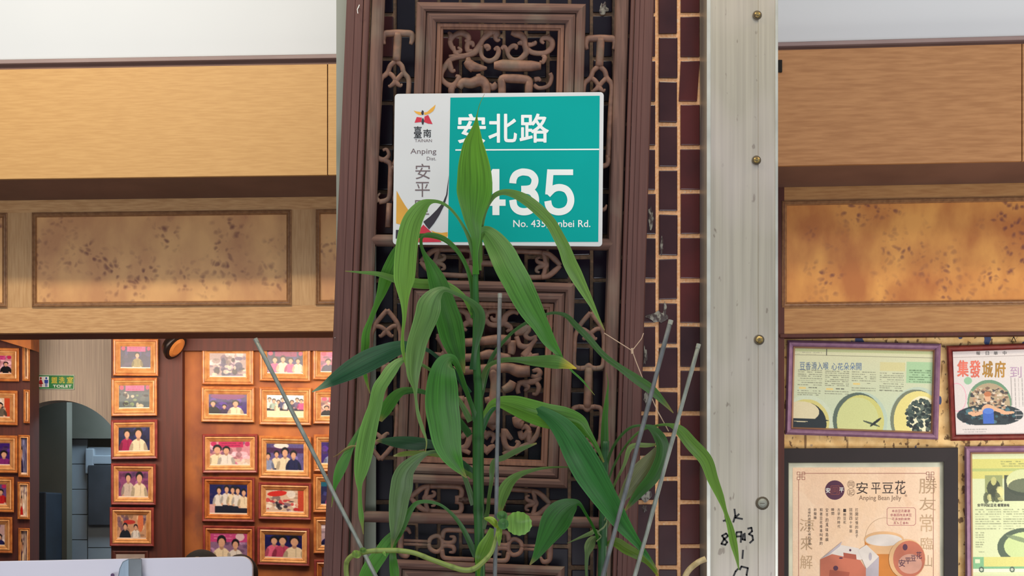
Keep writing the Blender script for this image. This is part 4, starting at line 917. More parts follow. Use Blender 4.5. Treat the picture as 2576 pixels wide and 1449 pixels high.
# side fret, lower: spade, ring link, stem, ring link, spade (mirrored about the middle)
def side_lower(cx, yc, sl):
    f = lambda x, y: (cx+x-sl*y, yc+y)
    half = []
    for s in (-1, 1):
        q = lambda x, y: f(x, s*y)
        half += [([q(0, 188), q(-14, 172), q(-26, 156), q(-32, 142), q(-37, 128), q(-38, 100), q(-38, 66), q(-34, 52), q(-20, 48)], 5.8), ([q(0, 188), q(14, 172), q(26, 156), q(32, 142), q(36, 128), q(37, 100), q(37, 66), q(33, 52), q(18, 48)], 5.8),
                 ([q(-22, 48), q(-8, 50), q(0, 56), q(8, 50), q(20, 48)], 6), ([q(0, 182), q(-1, 190)], [7, 2]),
                 ([q(-28, 148), q(-16, 146), q(-6, 140), q(0, 136), q(6, 140), q(16, 147), q(27, 148)], 5.5), ([q(0, 138), q(-5, 130), q(-14, 122), q(-18, 126)], [6, 6, 4, 2]), ([q(0, 138), q(5, 130), q(14, 122), q(18, 126)], [6, 6, 4, 2])]
    half.append(([f(0, -50), f(0, 0), f(0, 50)], 9.5))
    return half
fret('side_fret', side_lower(966, 968, .045)); fret('side_fret', side_lower(1479, 975, .035))
# horizontal frets
def row(nm, xl, xr, yc_l, yc_r, kind):
    sl = (yc_r-yc_l)/(xr-xl); f0 = lambda x, y: (x-.03*y, yc_l+(x-xl)*sl+y); S = []
    if kind == 'spade':
        for s, xe in ((1, xl), (-1, xr)):
            q = lambda x, y: f0(xe+s*x, y)
            S += [([q(0, 0), q(14, -14), q(30, -27), q(48, -31)], [5, 7, 6.5, 6]), ([q(0, 0), q(14, 14), q(30, 27), q(48, 31)], [5, 7, 6.5, 6]),
                  ([q(44, -30), q(40, -18), q(38, -8), q(34, 0), q(38, 8), q(40, 18), q(44, 30)], 5.5), ([q(36, 0), q(46, -3), q(58, -8), q(60, -16), q(52, -19)], [6, 6, 5, 4, 2.5]), ([q(36, 0), q(46, 3), q(58, 8), q(60, 16), q(52, 19)], [6, 6, 5, 4, 2.5]),
                  ([q(48, -31), q(80, -32), q(118, -32), q(128, -24), q(126, -8), q(112, -4)], 6), ([q(48, 31), q(80, 32), q(118, 32), q(128, 24), q(126, 8), q(112, 4)], 6),
                  ([q(112, 0), q(150, 0), q(xr-xl-230 if s == 1 else 150, 0)], 8)]
        S += [([f0(xl+112, 0), f0((xl+xr)/2, 0), f0(xr-112, 0)], 7.5)]
    else:
        for s, xe in ((1, xl), (-1, xr)):
            q = lambda x, y: f0(xe+s*x, y)
            S += [([q(28, -22), q(20, -34), q(6, -30), q(4, -14), q(4, 0), q(4, 14), q(6, 30), q(20, 34), q(28, 22)], [3, 6, 6, 7, 7, 7, 6, 6, 3]), ([q(12, -5), q(72, -5)], 3.6), ([q(12, 4), q(72, 4)], 3.6),
                  ([q(74, 0), q(80, -14), q(96, -20), q(108, -10), q(108, 10), q(96, 20), q(80, 14), q(74, 0)], 5.5), ([q(106, -8), q(118, -3), q(136, -6), q(138, -18), q(126, -20)], [5, 6, 6, 5, 2.5]), ([q(106, 8), q(118, 3), q(136, 6), q(138, 18), q(126, 20)], [5, 6, 6, 5, 2.5]),
                  ([q(108, -14), q(112, -32), q(126, -36), q(160, -36), q(190, -36)], 6), ([q(108, 14), q(112, 32), q(126, 36), q(160, 36), q(190, 36)], 6)]
    return fret(nm, S, sm=True, off=-.002)
row('cross_fret', 1058, 1410, 658, 668, 'spade')
row('cross_fret', 1033, 1384, 1252, 1268, 'spade')
row('cross_fret', 1004, 1388, 1364, 1380, 'hook')
# carved panels -------------------------------------------------
za = ZA(7.576, 1080, 50); zb = ZA(3.534, 1050, 750)
up = [ # upper panel scrolls (readings of the enlarged photo)
 (za((480, 600), (420, 500), (400, 400), (470, 310), (600, 250), (720, 300), (740, 380), (680, 420)), [4, 6, 6, 6, 8, 8, 7, 4]),
 (za((360, 230), (410, 300), (400, 400)), [3, 7, 6]), (za((470, 500), (480, 600), (520, 650), (560, 700)), [3, 5, 6, 5]), (za((500, 620), (570, 610), (600, 570), (540, 520)), [5, 5, 4, 2.5]),
 (za((370, 690), (500, 690), (700, 680), (860, 620), (950, 500), (1020, 380), (1110, 280), (1200, 220), (1280, 260), (1260, 340), (1300, 390), (1350, 370)), [3, 5, 6, 8, 7, 6, 9, 11, 10, 6, 5, 2.5]),
 (za((1110, 280), (1080, 230), (1160, 200), (1260, 200)), 7), (za((820, 600), (740, 590), (720, 520), (740, 450), (820, 450), (840, 520)), [5, 6, 6, 6, 6, 3]),
 (za((980, 500), (980, 620), (1020, 720), (1110, 780), (1210, 770), (1290, 700), (1320, 600), (1290, 540), (1230, 570)), [6, 5, 5, 6, 6, 6, 6, 6, 3]),
 (za((1040, 520), (1100, 500), (1130, 540), (1080, 580)), [5, 6, 6, 3]), (za((1370, 560), (1420, 510), (1470, 560), (1510, 680), (1590, 760), (1700, 760), (1800, 690), (1850, 600), (1820, 480), (1800, 360), (1740, 290), (1640, 260), (1560, 240)), [4, 5, 5, 5, 6, 6, 7, 8, 7, 8, 9, 9, 6]),
 (za((1500, 640), (1520, 560), (1590, 500), (1650, 510), (1650, 570)), [4, 5, 6, 6, 3]), (za((1810, 460), (1740, 440), (1680, 460)), [5, 6, 3]), (za((1880, 480), (1960, 470), (2010, 440), (2000, 410)), [6, 5, 6, 4]),
 (za((1870, 560), (1960, 620), (2100, 640), (2230, 620), (2330, 530), (2340, 420), (2270, 350), (2170, 350), (2140, 410), (2190, 450)), [6, 6, 6, 6, 7, 7, 7, 6, 5, 3]), (za((2270, 350), (2280, 270)), [6, 3]),
 (za((2150, 670), (2200, 720), (2160, 810), (2100, 790)), [4, 6, 5, 2.5]), (za((700, 700), (520, 720), (390, 770), (310, 880), (230, 1000), (230, 1120), (330, 1220), (440, 1260), (530, 1200), (560, 1100), (500, 1060)), [5, 6, 6, 7, 7, 6, 6, 8, 8, 7, 3]),
 (za((380, 780), (400, 900), (440, 970), (500, 960)), [6, 7, 6, 3]), (za((440, 1260), (420, 1350), (430, 1450)), [8, 8, 7]), (za((330, 1220), (260, 1170), (190, 1120)), [6, 5, 3]),
 (za((2000, 1140), (2080, 1130), (2120, 1170)), [6, 6, 3]), (za((1990, 1240), (2080, 1300), (2200, 1290), (2290, 1230), (2330, 1100), (2300, 1020)), [5, 5, 5, 5, 5, 5]), (za((1120, 1250), (1200, 1290), (1290, 1230)), 8)]
up_thick = [
 (za((700, 790), (760, 850), (860, 900), (1010, 920), (1100, 920)), [8, 12, 11, 7, 3]), (za((740, 720), (760, 850), (840, 960)), [5, 11, 8]),
 (za((1230, 870), (1400, 870), (1700, 880), (1950, 880), (2130, 880)), [8, 13.5, 13, 12, 8]),
 (za((560, 1300), (640, 1200), (800, 1210), (960, 1160), (1060, 1220), (1090, 1330), (1080, 1480)), [8, 11, 12, 13, 11, 10, 9]), (za((960, 1160), (930, 1040)), [8, 6]),
 (za((1385, 1450), (1385, 1280), (1390, 1130), (1560, 1120), (1750, 1130), (1890, 1160), (1895, 1300), (1890, 1450)), [9, 9.5, 9.5, 10.5, 10.5, 9.5, 9.5, 9])]
fret('carved_scrolls', up, fr1, -.012, flat=.55, k=1.12); fret('carved_character', up_thick, fr1, -.004, sm=True, flat=.8, m=M_carve)
xm = 1224.0
lo_r = [ # right half readings of the lower panel
 (zb((610, 180), (620, 130), (680, 110), (720, 130), (710, 190), (670, 190), (655, 160)), [5, 6, 7, 7, 6, 5, 3]), (zb((610, 190), (640, 230), (700, 240), (760, 220), (790, 150), (850, 120), (900, 140)), [5, 6, 6, 8, 7, 6, 4]),
 (zb((760, 220), (800, 240), (830, 270), (790, 300)), [7, 7, 6, 3]), (zb((860, 310), (920, 290), (980, 270), (960, 330), (1000, 360), (1060, 340)), [8, 11, 10, 6, 5, 4]), (zb((880, 340), (910, 420), (990, 430), (1040, 380), (1050, 330)), [6, 7, 6, 5, 4]),
 (zb((940, 520), (980, 470), (1010, 420), (1060, 360)), [9, 8, 6, 4]), (zb((920, 530), (1000, 520), (1080, 500)), [6, 6, 3]), (zb((1000, 560), (1000, 500), (960, 470)), [8, 6, 4]),
 (zb((1010, 690), (1060, 700), (1090, 670), (1070, 640), (1020, 650)), [4, 6, 7, 6, 4]), (zb((890, 760), (950, 750), (1040, 740), (1100, 700)), [6, 7, 7, 5]), (zb((900, 850), (890, 800), (920, 750), (980, 790), (950, 830)), [5, 6, 6, 7, 3]), (zb((1050, 740), (1080, 790), (1060, 850), (1020, 850)), [5, 6, 5, 3]),
 (zb((600, 1250), (640, 1200), (680, 1230), (660, 1290)), [6, 7, 5, 3]), (zb((780, 1170), (800, 1220), (840, 1250), (790, 1170)), [5, 6, 4, 3]), (zb((770, 1160), (770, 1260), (800, 1330), (870, 1340), (900, 1290), (870, 1270)), [7, 7, 7, 6, 6, 3]),
 (zb((910, 1180), (930, 1240), (970, 1200), (990, 1170), (960, 1140), (920, 1160)), [6, 7, 6, 6, 6, 5]), (zb((990, 1180), (1000, 1280), (1060, 1220), (1080, 1140)), [7, 7, 6, 4]), (zb((860, 1380), (930, 1330), (1000, 1290), (1050, 1240)), [7, 8, 6, 4]), (zb((1000, 1120), (1060, 1130), (1080, 1080)), [5, 5, 3]),
 (zb((760, 1390), (820, 1360), (870, 1340)), [5, 6, 5]), (zb((600, 1380), (650, 1330), (690, 1310)), [7, 7, 4])]
def mirror(S): return [([(2*xm-x-.02*(y-960)*0, y-3) for x, y in p], w_) for p, w_ in S]
lo_t = [(zb((560, 385), (700, 370), (830, 375)), [10, 12, 12]), (zb((835, 380), (838, 460), (830, 500)), [11, 10, 8]), (zb((300, 400), (440, 395), (560, 385)), 10), (zb((560, 515), (640, 500), (740, 520), (830, 520)), [9, 12, 10, 6]), (zb((230, 540), (330, 535), (450, 530), (560, 515)), [6, 10, 10, 8]),
        (zb((480, 640), (620, 630), (800, 620), (900, 650), (1000, 650)), [10, 12, 12, 15, 13]), (zb((200, 660), (330, 650), (480, 640)), [10, 12, 10]), (zb((760, 820), (820, 790), (850, 740)), [9, 12, 9]), (zb((670, 640), (690, 760), (680, 900), (650, 1000), (660, 1130)), [12, 11, 13, 12, 15]),
        (zb((600, 910), (680, 900)), [7, 10]), (zb((590, 1080), (650, 1100), (700, 1160)), [8, 14, 10]), (zb((440, 880), (450, 960), (430, 1080)), [10, 11, 13]), (zb((880, 1050), (900, 1110), (940, 1130)), [11, 14, 9]), (zb((400, 430), (400, 600)), [8, 8]), (zb((240, 900), (320, 910), (420, 900)), [8, 10, 9]), (zb((180, 1060), (200, 1120), (240, 1150)), [10, 12, 8])]
fret('carved_scrolls', lo_r, fr2, -.012, flat=.55, k=1.15); fret('carved_scrolls', mirror(lo_r), fr2, -.012, flat=.55, k=1.15); fret('carved_character', lo_t, fr2, -.004, flat=.8)
fret('carved_scrolls', [([(1060+k*60, 1530), (1090+k*60, 1500), (1100+k*60, 1540), (1075+k*60, 1560)], [6, 7, 6, 3]) for k in range(5)], fr3, -.012)
# stray crest of another fret at the very top
fret('top_fret', [([(1040, -20), (1080, -12), (1120, -20)], 6), ([(1390, -14), (1420, -8), (1440, -20)], 6)], screen)
# bent nails on the planks
for (x, y) in ((903, 20), (843, 850)):
    mb = MB(); q_ = SC.p(x, y, .008); mb.tube([q_, q_+Vector((.002, -.008, .004)), q_+Vector((-.003, -.010, -.008)), q_+Vector((-.002, -.006, -.016))] if y < 100 else [q_, q_+Vector((0, -.003, 0))], .0012, 6); mb.build('nail', M_steel_edge, screen)
# ================================================================== HOUSE NUMBER PLATE
HP = Plane(-.034)
plate = thing('address_plate', HP.p(1253, 620, 0), 'white and teal street number plate reading 435 fixed on the carved screen', 'sign')
def rquad(c, r_, n=5):
    out = []; C4 = [Vector(p) for p in c]
    for i in range(4):
        p, a, b_ = C4[i], C4[(i-1) % 4], C4[(i+1) % 4]; da, db = (a-p).normalized(), (b_-p).normalized()
        for k in range(n+1):
            t = PI/2*k/n; out.append(tuple(p+da*r_*(1-math.sin(t))+db*r_*(1-math.cos(t))))
    return out
def plate_mesh(nm, quad, r_, off, th, m, bev):
    out = rquad(quad, r_); n = len(out); f_ = [HP.p(x, y, off) for x, y in out]; mb = MB(); mb.v = f_+[q+Vector((0, th, 0)) for q in f_]
    mb.f = [tuple(range(n))[::-1], tuple(range(n, 2*n))]+[(i, (i+1) % n, n+(i+1) % n, n+i) for i in range(n)]
    return mb.build(nm, m, plate, bevel=bev)
plate_mesh('plate', [(993, 236), (1519, 231.5), (1515, 620), (988, 615)], 9, 0, .004, M_pwhite, .0008)
zs = lambda *l: [(960+x/3.45, 220+y/3.45) for x, y in l]
Z1 = lambda x, y: zs((x, y))[0]
polys('teal_field', HP, [zs((597, 88), (1893, 72), (1880, 1340), (575, 1342))], .0004, M_teal, plate)
polys('divider_line', HP, [zs((640, 537), (1888, 531), (1888, 543), (640, 549))], .0008, M_letter, plate)
bb = lambda s, a, b_, c, d: (s, *Z1(a, b_), *Z1(c, d))
text('road_name', HP, [bb('安', 658, 228, 905, 484), bb('北', 926, 228, 1175, 480), bb('路', 1197, 226, 1452, 480)], .0009, M_letter, plate, .022)
def digit(paths):
    mb = MB()
    for q_, (pts, w_, sm) in enumerate(paths):
        C = [np.array(p, float) for p in (cr(pts, 5) if sm else pts)]; L_, R_ = [], []
        for i, p in enumerate(C):
            t = C[min(i+1, len(C)-1)]-C[max(i-1, 0)]; t = t/np.hypot(*t); n_ = np.array([-t[1], t[0]])*w_*.46
            L_.append(HP(*zs(tuple(p+n_))[0], .0009+q_*.00002)); R_.append(HP(*zs(tuple(p-n_))[0], .0009+q_*.00002))
        n = len(C); mb.add(L_+R_, [(i, i+1, n+i+1, n+i) for i in range(n-1)])
    return mb.build('numeral', M_letter, plate, fix=False)
digit([([(992, 708), (992, 1108)], 66, 0), ([(800, 1000), (1076, 1000)], 60, 0), ([(985, 722), (826, 1006)], 58, 0)])
digit([([(1138, 832), (1143, 795), (1165, 757), (1205, 737), (1240, 734), (1292, 746), (1326, 782), (1330, 822), (1312, 862), (1275, 880), (1212, 884)], 66, 1), ([(1212, 888), (1282, 896), (1322, 925), (1336, 975), (1326, 1028), (1290, 1066), (1240, 1079), (1186, 1068), (1150, 1032), (1138, 975)], 68, 1)])
digit([([(1662, 736), (1452, 736)], 54, 0), ([(1466, 712), (1448, 930)], 62, 0), ([(1440, 930), (1490, 882), (1545, 868), (1602, 886), (1634, 932), (1642, 985), (1626, 1036), (1590, 1068), (1535, 1080), (1482, 1066), (1452, 1030), (1442, 985)], 66, 1)])
text('english_address', HP, [bb('No. 435, Anbei Rd.', 1142, 1150, 1812, 1222)], .0009, M_letter, plate, .012)
text('city_name', HP, [bb('臺', 280, 336, 348, 440), bb('南', 362, 362, 430, 434)], .0004, M_black2, plate, .015)
text('city_name_english', HP, [bb('TAINAN', 288, 448, 436, 474)], .0004, M_grey, plate)
text('district_english', HP, [bb('Anping', 250, 530, 475, 590), bb('Dist.', 392, 602, 472, 632)], .0004, M_grey, plate)
text('district_name', HP, [bb('安', 293, 662, 422, 796), bb('平', 290, 820, 418, 950), bb('區', 290, 978, 412, 1104)], .0004, M_grey, plate)
polys('yellow_wings', HP, [zs((278, 200), (300, 207), (330, 212), (352, 214), (345, 240), (320, 236), (296, 222)), zs((366, 218), (395, 212), (425, 185), (450, 165), (468, 148), (462, 178), (448, 205), (420, 225), (390, 236), (372, 240)),
                           zs((130, 895), (165, 960), (205, 1025), (250, 1090), (215, 1140), (180, 1190), (150, 1186), (126, 1180)), zs((428, 1240), (470, 1256), (520, 1262), (573, 1255), (573, 1290), (545, 1315), (515, 1335), (490, 1310), (470, 1290))], .0004, M_gold, plate)
polys('red_shapes', HP, [zs((305, 256), (350, 262), (345, 300), (286, 306)), zs((372, 252), (404, 238), (424, 280), (442, 318), (404, 314), (368, 300)), zs((362, 1190), (410, 1235), (470, 1290), (520, 1342), (300, 1344), (315, 1280), (330, 1230))], .0004, M_pred, plate)
polys('black_shapes', HP, [zs((352, 196), (366, 206), (364, 236), (352, 240), (342, 222)), zs((360, 262), (370, 290), (362, 322), (352, 322), (346, 300), (350, 275)), zs((583, 762), (578, 850), (572, 930), (545, 1020), (500, 1110), (455, 1180), (412, 1232), (385, 1200), (362, 1165), (420, 1120), (480, 1060), (530, 1000), (560, 930)), zs((124, 1236), (150, 1236), (150, 1312), (122, 1312))], .0006, M_pblk, plate)
# ================================================================== PLANTER AND PLANTS
pot = thing('planter_box', (-.02, -.32, .80), 'terracotta planter trough below the picture holding the canes', 'planter')
mb = MB(); mb.box(-.60, .62, -.52, -.50, .95, 1.2); mb.box(-.60, .62, -.16, -.14, .95, 1.2); mb.box(-.60, -.58, -.50, -.16, .95, 1.2); mb.box(.60, .62, -.50, -.16, .95, 1.2); mb.box(-.60, .62, -.52, -.14, .93, .95); mb.build('trough', M_pot, pot, bevel=.004)
mb = MB(); mb.box(-.575, .595, -.495, -.165, .952, 1.17); mb.build('soil', M_soil, pot)
t_ = thing('plinth', (0, -.33, 0), 'grey masonry plinth under the planter trough', 'plinth'); mb = MB(); mb.box(-.62, .64, -.54, -.12, 0, .928); mb.build('block', M_plinth, t_, bevel=.006)
def W(x, y, Y): 
    l = Y+D1; return Vector(((x-PX0)/FP*l, Y, CZ+(PY0-y)/FP*l))
def ygrad(s, y0, ym, yt):
    sm = lambda t: t*t*(3-2*t)
    return y0+(ym-y0)*sm(min(1, s/.5)) if s < .5 else ym+(yt-ym)*sm((s-.5)/.5)
def leaf(nm, parent, pts, y0, ym, yt, c1, c2=None, tipc=None, fold=.16, tw=.25, back=None, seg=5, vein=None, tiplen=.06):
    c2 = c2 or c1; C = cr(pts, seg); n = len(C); A = 9
    L_ = np.concatenate([[0], np.cumsum([math.hypot(*(C[i+1][:2]-C[i][:2])) for i in range(n-1)])]); L_ = L_/L_[-1]
    V = []; T = []; UV = []
    col1, col2 = np.array(lin(c1)), np.array(lin(c2)); ct = np.array(lin(tipc or (150, 130, 70)))
    for i in range(n):
        x, y, w_ = C[i]; w_ = max(w_, .6); s = L_[i]; t = C[min(i+1, n-1)][:2]-C[max(i-1, 0)][:2]; t = t/max(1e-6, np.hypot(*t)); nx, ny = -t[1], t[0]
        Y = ygrad(s, y0, ym, yt); sgn = tw*math.sin(s*4.2+len(pts))
        for k in range(A):
            a = (k/(A-1)-.5)*2
            wv = .0004*math.sin(i*.45+k*.7)*min(1, w_/30)
            dy = (abs(a)*fold*(w_*.5)*.001) - a*sgn*w_*.5*.001 + wv
            V.append(W(x+nx*a*w_/2, y+ny*a*w_/2, Y+dy))
            f_ = min(1, max(0, (s-(1-tiplen))/tiplen)); g = .5+.5*a
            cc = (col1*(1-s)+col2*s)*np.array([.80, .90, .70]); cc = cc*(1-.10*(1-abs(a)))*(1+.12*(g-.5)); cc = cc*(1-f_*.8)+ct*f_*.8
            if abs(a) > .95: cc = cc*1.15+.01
            T.append(list(cc)+[1]); UV.append((k/(A-1), s*L_.size*.08))
    mb = MB(); mb.v = V; mb.f = [(i*A+k, i*A+k+1, (i+1)*A+k+1, (i+1)*A+k) for i in range(n-1) for k in range(A-1)]
    o = mb.build(nm, M_leaf, parent, smooth=True, fix=False); me = o.data
    at = me.attributes.new('tint', 'FLOAT_COLOR', 'POINT'); at.data.foreach_set('color', np.array(T, np.float32).reshape(-1))
    ul = me.uv_layers.new(name='UVMap')
    for lp in me.loops: ul.data[lp.index].uv = UV[lp.vertex_index]
    return o
def stem_mesh(nm, parent, pts, c, Yf=None, n=12, cap=True, seg=6, c2=None, node=None):
    """pts (x, y, width, Y); slight swellings at the nodes"""
    C = cr(pts, seg); mb = MB(); P = [W(q[0], q[1], q[3]) for q in C]; R_ = [max(.0006, q[2]*.5*(q[3]+D1)/FP) for q in C]
    if node: R_ = [r_*(1.10 if i % node == 0 else 1) for i, r_ in enumerate(R_)]
    mb.tube(P, R_, n); o = mb.build(nm, M_leaf, parent, smooth=True, fix=False); me = o.data
    cc = np.array(lin(c)); c2_ = np.array(lin(c2 or c)); T = []
    for i in range(len(C)):
        s = i/(len(C)-1); q = cc*(1-s)+c2_*s; q = q*(.72 if (node and i % node == 0) else 1)
        T += [list(q)+[1]]*n
    at = me.attributes.new('tint', 'FLOAT_COLOR', 'POINT'); at.data.foreach_set('color', np.array(T, np.float32).reshape(-1))
    ul = me.uv_layers.new(name='UVMap'); 
    for lp in me.loops: ul.data[lp.index].uv = ((lp.vertex_index % n)/n, lp.vertex_index//n*.05)
    return o
G1 = (112, 164, 60); G2 = (66, 122, 50); G3 = (38, 88, 58); GP = (150, 176, 118); GD = (30, 72, 56); GY = (140, 180, 74); GS = (60, 114, 56)
p1_ = thing('cane_plant', W(1206, 1700, -.30), 'tall leafy green cane plant rising in front of the number plate', 'plant')
stem_mesh('stem', p1_, [(1210, 1700, 27, -.30), (1209, 1560, 27, -.30), (1208, 1449, 26, -.30), (1206, 1350, 26, -.30), (1204, 1250, 28, -.30), (1203, 1150, 29, -.30), (1203, 1060, 28, -.30), (1203, 980, 22, -.30), (1198, 900, 20, -.30), (1198, 800, 18, -.30), (1196, 720, 16, -.30), (1197, 640, 12, -.30), (1199, 570, 6, -.30)], GS, node=11)
def LF(pts, y0, ym, yt, c1, c2=None, **k):
    if pts[0][2] <= 10: pts = [pts[0][:2]+(17,), pts[1][:2]+(max(pts[1][2], 11),)]+list(pts[2:])
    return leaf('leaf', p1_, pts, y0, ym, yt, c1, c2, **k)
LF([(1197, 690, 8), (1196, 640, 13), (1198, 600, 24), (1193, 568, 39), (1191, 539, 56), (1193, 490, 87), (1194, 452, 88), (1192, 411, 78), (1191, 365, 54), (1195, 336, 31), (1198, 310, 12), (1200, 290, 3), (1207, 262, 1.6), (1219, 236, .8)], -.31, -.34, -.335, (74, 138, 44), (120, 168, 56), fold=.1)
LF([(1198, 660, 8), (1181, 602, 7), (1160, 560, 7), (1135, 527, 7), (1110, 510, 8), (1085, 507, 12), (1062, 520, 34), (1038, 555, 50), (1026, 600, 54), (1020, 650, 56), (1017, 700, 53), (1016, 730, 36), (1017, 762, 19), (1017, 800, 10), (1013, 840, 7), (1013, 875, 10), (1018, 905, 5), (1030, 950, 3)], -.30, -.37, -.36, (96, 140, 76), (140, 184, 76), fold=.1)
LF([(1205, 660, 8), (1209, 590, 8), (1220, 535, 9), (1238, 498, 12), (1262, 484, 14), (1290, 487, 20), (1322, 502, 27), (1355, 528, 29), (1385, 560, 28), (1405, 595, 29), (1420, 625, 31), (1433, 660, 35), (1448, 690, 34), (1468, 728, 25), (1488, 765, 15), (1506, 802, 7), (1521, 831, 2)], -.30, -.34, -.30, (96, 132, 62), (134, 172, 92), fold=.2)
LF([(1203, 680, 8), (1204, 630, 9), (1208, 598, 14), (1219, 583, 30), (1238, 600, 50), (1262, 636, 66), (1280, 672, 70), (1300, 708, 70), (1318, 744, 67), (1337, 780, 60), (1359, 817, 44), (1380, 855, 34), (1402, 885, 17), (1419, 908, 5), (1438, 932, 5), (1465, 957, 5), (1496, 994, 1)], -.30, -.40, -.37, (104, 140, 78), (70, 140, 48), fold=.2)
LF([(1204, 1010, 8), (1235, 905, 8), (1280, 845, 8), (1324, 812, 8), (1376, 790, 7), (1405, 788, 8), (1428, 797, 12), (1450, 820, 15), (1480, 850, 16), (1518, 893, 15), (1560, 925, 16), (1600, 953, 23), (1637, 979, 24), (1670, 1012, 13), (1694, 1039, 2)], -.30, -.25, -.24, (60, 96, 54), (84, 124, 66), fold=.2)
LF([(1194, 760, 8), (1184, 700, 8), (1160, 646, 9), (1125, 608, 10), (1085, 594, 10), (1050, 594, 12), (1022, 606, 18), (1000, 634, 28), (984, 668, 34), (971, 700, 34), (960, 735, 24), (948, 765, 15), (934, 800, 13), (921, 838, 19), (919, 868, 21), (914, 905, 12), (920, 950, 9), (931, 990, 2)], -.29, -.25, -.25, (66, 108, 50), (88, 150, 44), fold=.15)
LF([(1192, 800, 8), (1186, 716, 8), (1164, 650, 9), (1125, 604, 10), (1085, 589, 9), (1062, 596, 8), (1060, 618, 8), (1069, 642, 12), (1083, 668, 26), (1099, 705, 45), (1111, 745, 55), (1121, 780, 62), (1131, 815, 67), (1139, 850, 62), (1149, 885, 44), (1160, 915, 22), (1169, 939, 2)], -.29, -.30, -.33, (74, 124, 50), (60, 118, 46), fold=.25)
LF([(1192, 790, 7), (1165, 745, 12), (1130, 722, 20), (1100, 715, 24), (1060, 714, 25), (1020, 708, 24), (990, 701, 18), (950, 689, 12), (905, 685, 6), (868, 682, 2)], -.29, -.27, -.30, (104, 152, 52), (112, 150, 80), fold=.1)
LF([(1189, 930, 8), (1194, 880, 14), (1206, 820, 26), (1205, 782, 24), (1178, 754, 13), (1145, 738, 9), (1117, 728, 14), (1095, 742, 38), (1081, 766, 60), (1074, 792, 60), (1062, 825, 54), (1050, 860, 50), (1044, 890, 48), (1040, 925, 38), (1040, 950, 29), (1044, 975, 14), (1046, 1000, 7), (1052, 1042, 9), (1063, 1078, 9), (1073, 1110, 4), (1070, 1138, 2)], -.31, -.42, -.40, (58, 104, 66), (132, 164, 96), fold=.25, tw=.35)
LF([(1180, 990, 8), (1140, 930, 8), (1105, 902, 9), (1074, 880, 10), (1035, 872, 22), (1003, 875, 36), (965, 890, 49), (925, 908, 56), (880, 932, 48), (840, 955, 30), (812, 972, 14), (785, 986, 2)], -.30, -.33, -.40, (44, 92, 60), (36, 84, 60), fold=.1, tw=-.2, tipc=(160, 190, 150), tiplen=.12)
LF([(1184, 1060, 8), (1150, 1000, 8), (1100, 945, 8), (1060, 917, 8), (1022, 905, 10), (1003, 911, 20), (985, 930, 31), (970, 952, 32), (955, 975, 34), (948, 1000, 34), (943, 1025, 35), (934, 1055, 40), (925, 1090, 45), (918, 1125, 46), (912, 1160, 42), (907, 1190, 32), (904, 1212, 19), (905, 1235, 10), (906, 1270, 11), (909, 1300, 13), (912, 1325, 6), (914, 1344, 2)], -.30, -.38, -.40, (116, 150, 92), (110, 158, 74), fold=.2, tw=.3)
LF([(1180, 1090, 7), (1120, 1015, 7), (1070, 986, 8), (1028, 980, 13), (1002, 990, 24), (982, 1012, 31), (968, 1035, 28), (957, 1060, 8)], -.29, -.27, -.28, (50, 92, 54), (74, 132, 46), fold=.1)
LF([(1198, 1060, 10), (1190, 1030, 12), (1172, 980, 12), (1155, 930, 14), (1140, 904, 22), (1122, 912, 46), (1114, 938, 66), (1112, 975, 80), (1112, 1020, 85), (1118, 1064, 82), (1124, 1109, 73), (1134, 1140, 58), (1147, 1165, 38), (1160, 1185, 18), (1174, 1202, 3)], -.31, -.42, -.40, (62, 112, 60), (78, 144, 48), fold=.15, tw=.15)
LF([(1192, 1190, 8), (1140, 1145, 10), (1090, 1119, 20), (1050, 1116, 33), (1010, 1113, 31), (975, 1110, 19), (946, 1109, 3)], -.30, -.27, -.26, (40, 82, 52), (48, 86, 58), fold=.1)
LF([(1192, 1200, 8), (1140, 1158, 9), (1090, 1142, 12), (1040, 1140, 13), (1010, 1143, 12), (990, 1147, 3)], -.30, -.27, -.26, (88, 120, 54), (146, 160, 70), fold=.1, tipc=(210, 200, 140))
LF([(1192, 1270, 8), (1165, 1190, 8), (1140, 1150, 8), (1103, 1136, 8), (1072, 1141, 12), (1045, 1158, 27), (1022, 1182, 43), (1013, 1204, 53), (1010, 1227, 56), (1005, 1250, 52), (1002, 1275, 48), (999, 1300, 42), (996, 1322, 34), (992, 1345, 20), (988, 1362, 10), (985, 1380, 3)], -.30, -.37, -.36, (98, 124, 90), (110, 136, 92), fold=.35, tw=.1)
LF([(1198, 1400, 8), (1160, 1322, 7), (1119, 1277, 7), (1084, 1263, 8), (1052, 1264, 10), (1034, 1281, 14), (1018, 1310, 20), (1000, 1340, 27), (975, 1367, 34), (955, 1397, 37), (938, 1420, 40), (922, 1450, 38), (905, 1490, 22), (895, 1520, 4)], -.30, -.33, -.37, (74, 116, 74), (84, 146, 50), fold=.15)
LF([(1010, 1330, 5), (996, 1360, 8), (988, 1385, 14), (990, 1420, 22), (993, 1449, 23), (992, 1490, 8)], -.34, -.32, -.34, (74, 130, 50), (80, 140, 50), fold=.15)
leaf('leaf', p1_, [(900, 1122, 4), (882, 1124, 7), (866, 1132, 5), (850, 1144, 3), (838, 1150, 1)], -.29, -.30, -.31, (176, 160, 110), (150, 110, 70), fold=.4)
LF([(1182, 1096, 6), (1122, 1020, 6), (1070, 990, 6), (1020, 990, 5), (970, 1010, 5), (936, 1040, 6), (905, 1082, 10), (888, 1112, 14), (873, 1145, 22), (860, 1172, 28), (849, 1200, 22), (842, 1225, 9), (837, 1255, 4), (834, 1276, 2)], -.29, -.26, -.34, (50, 100, 44), (70, 136, 44), fold=.1)
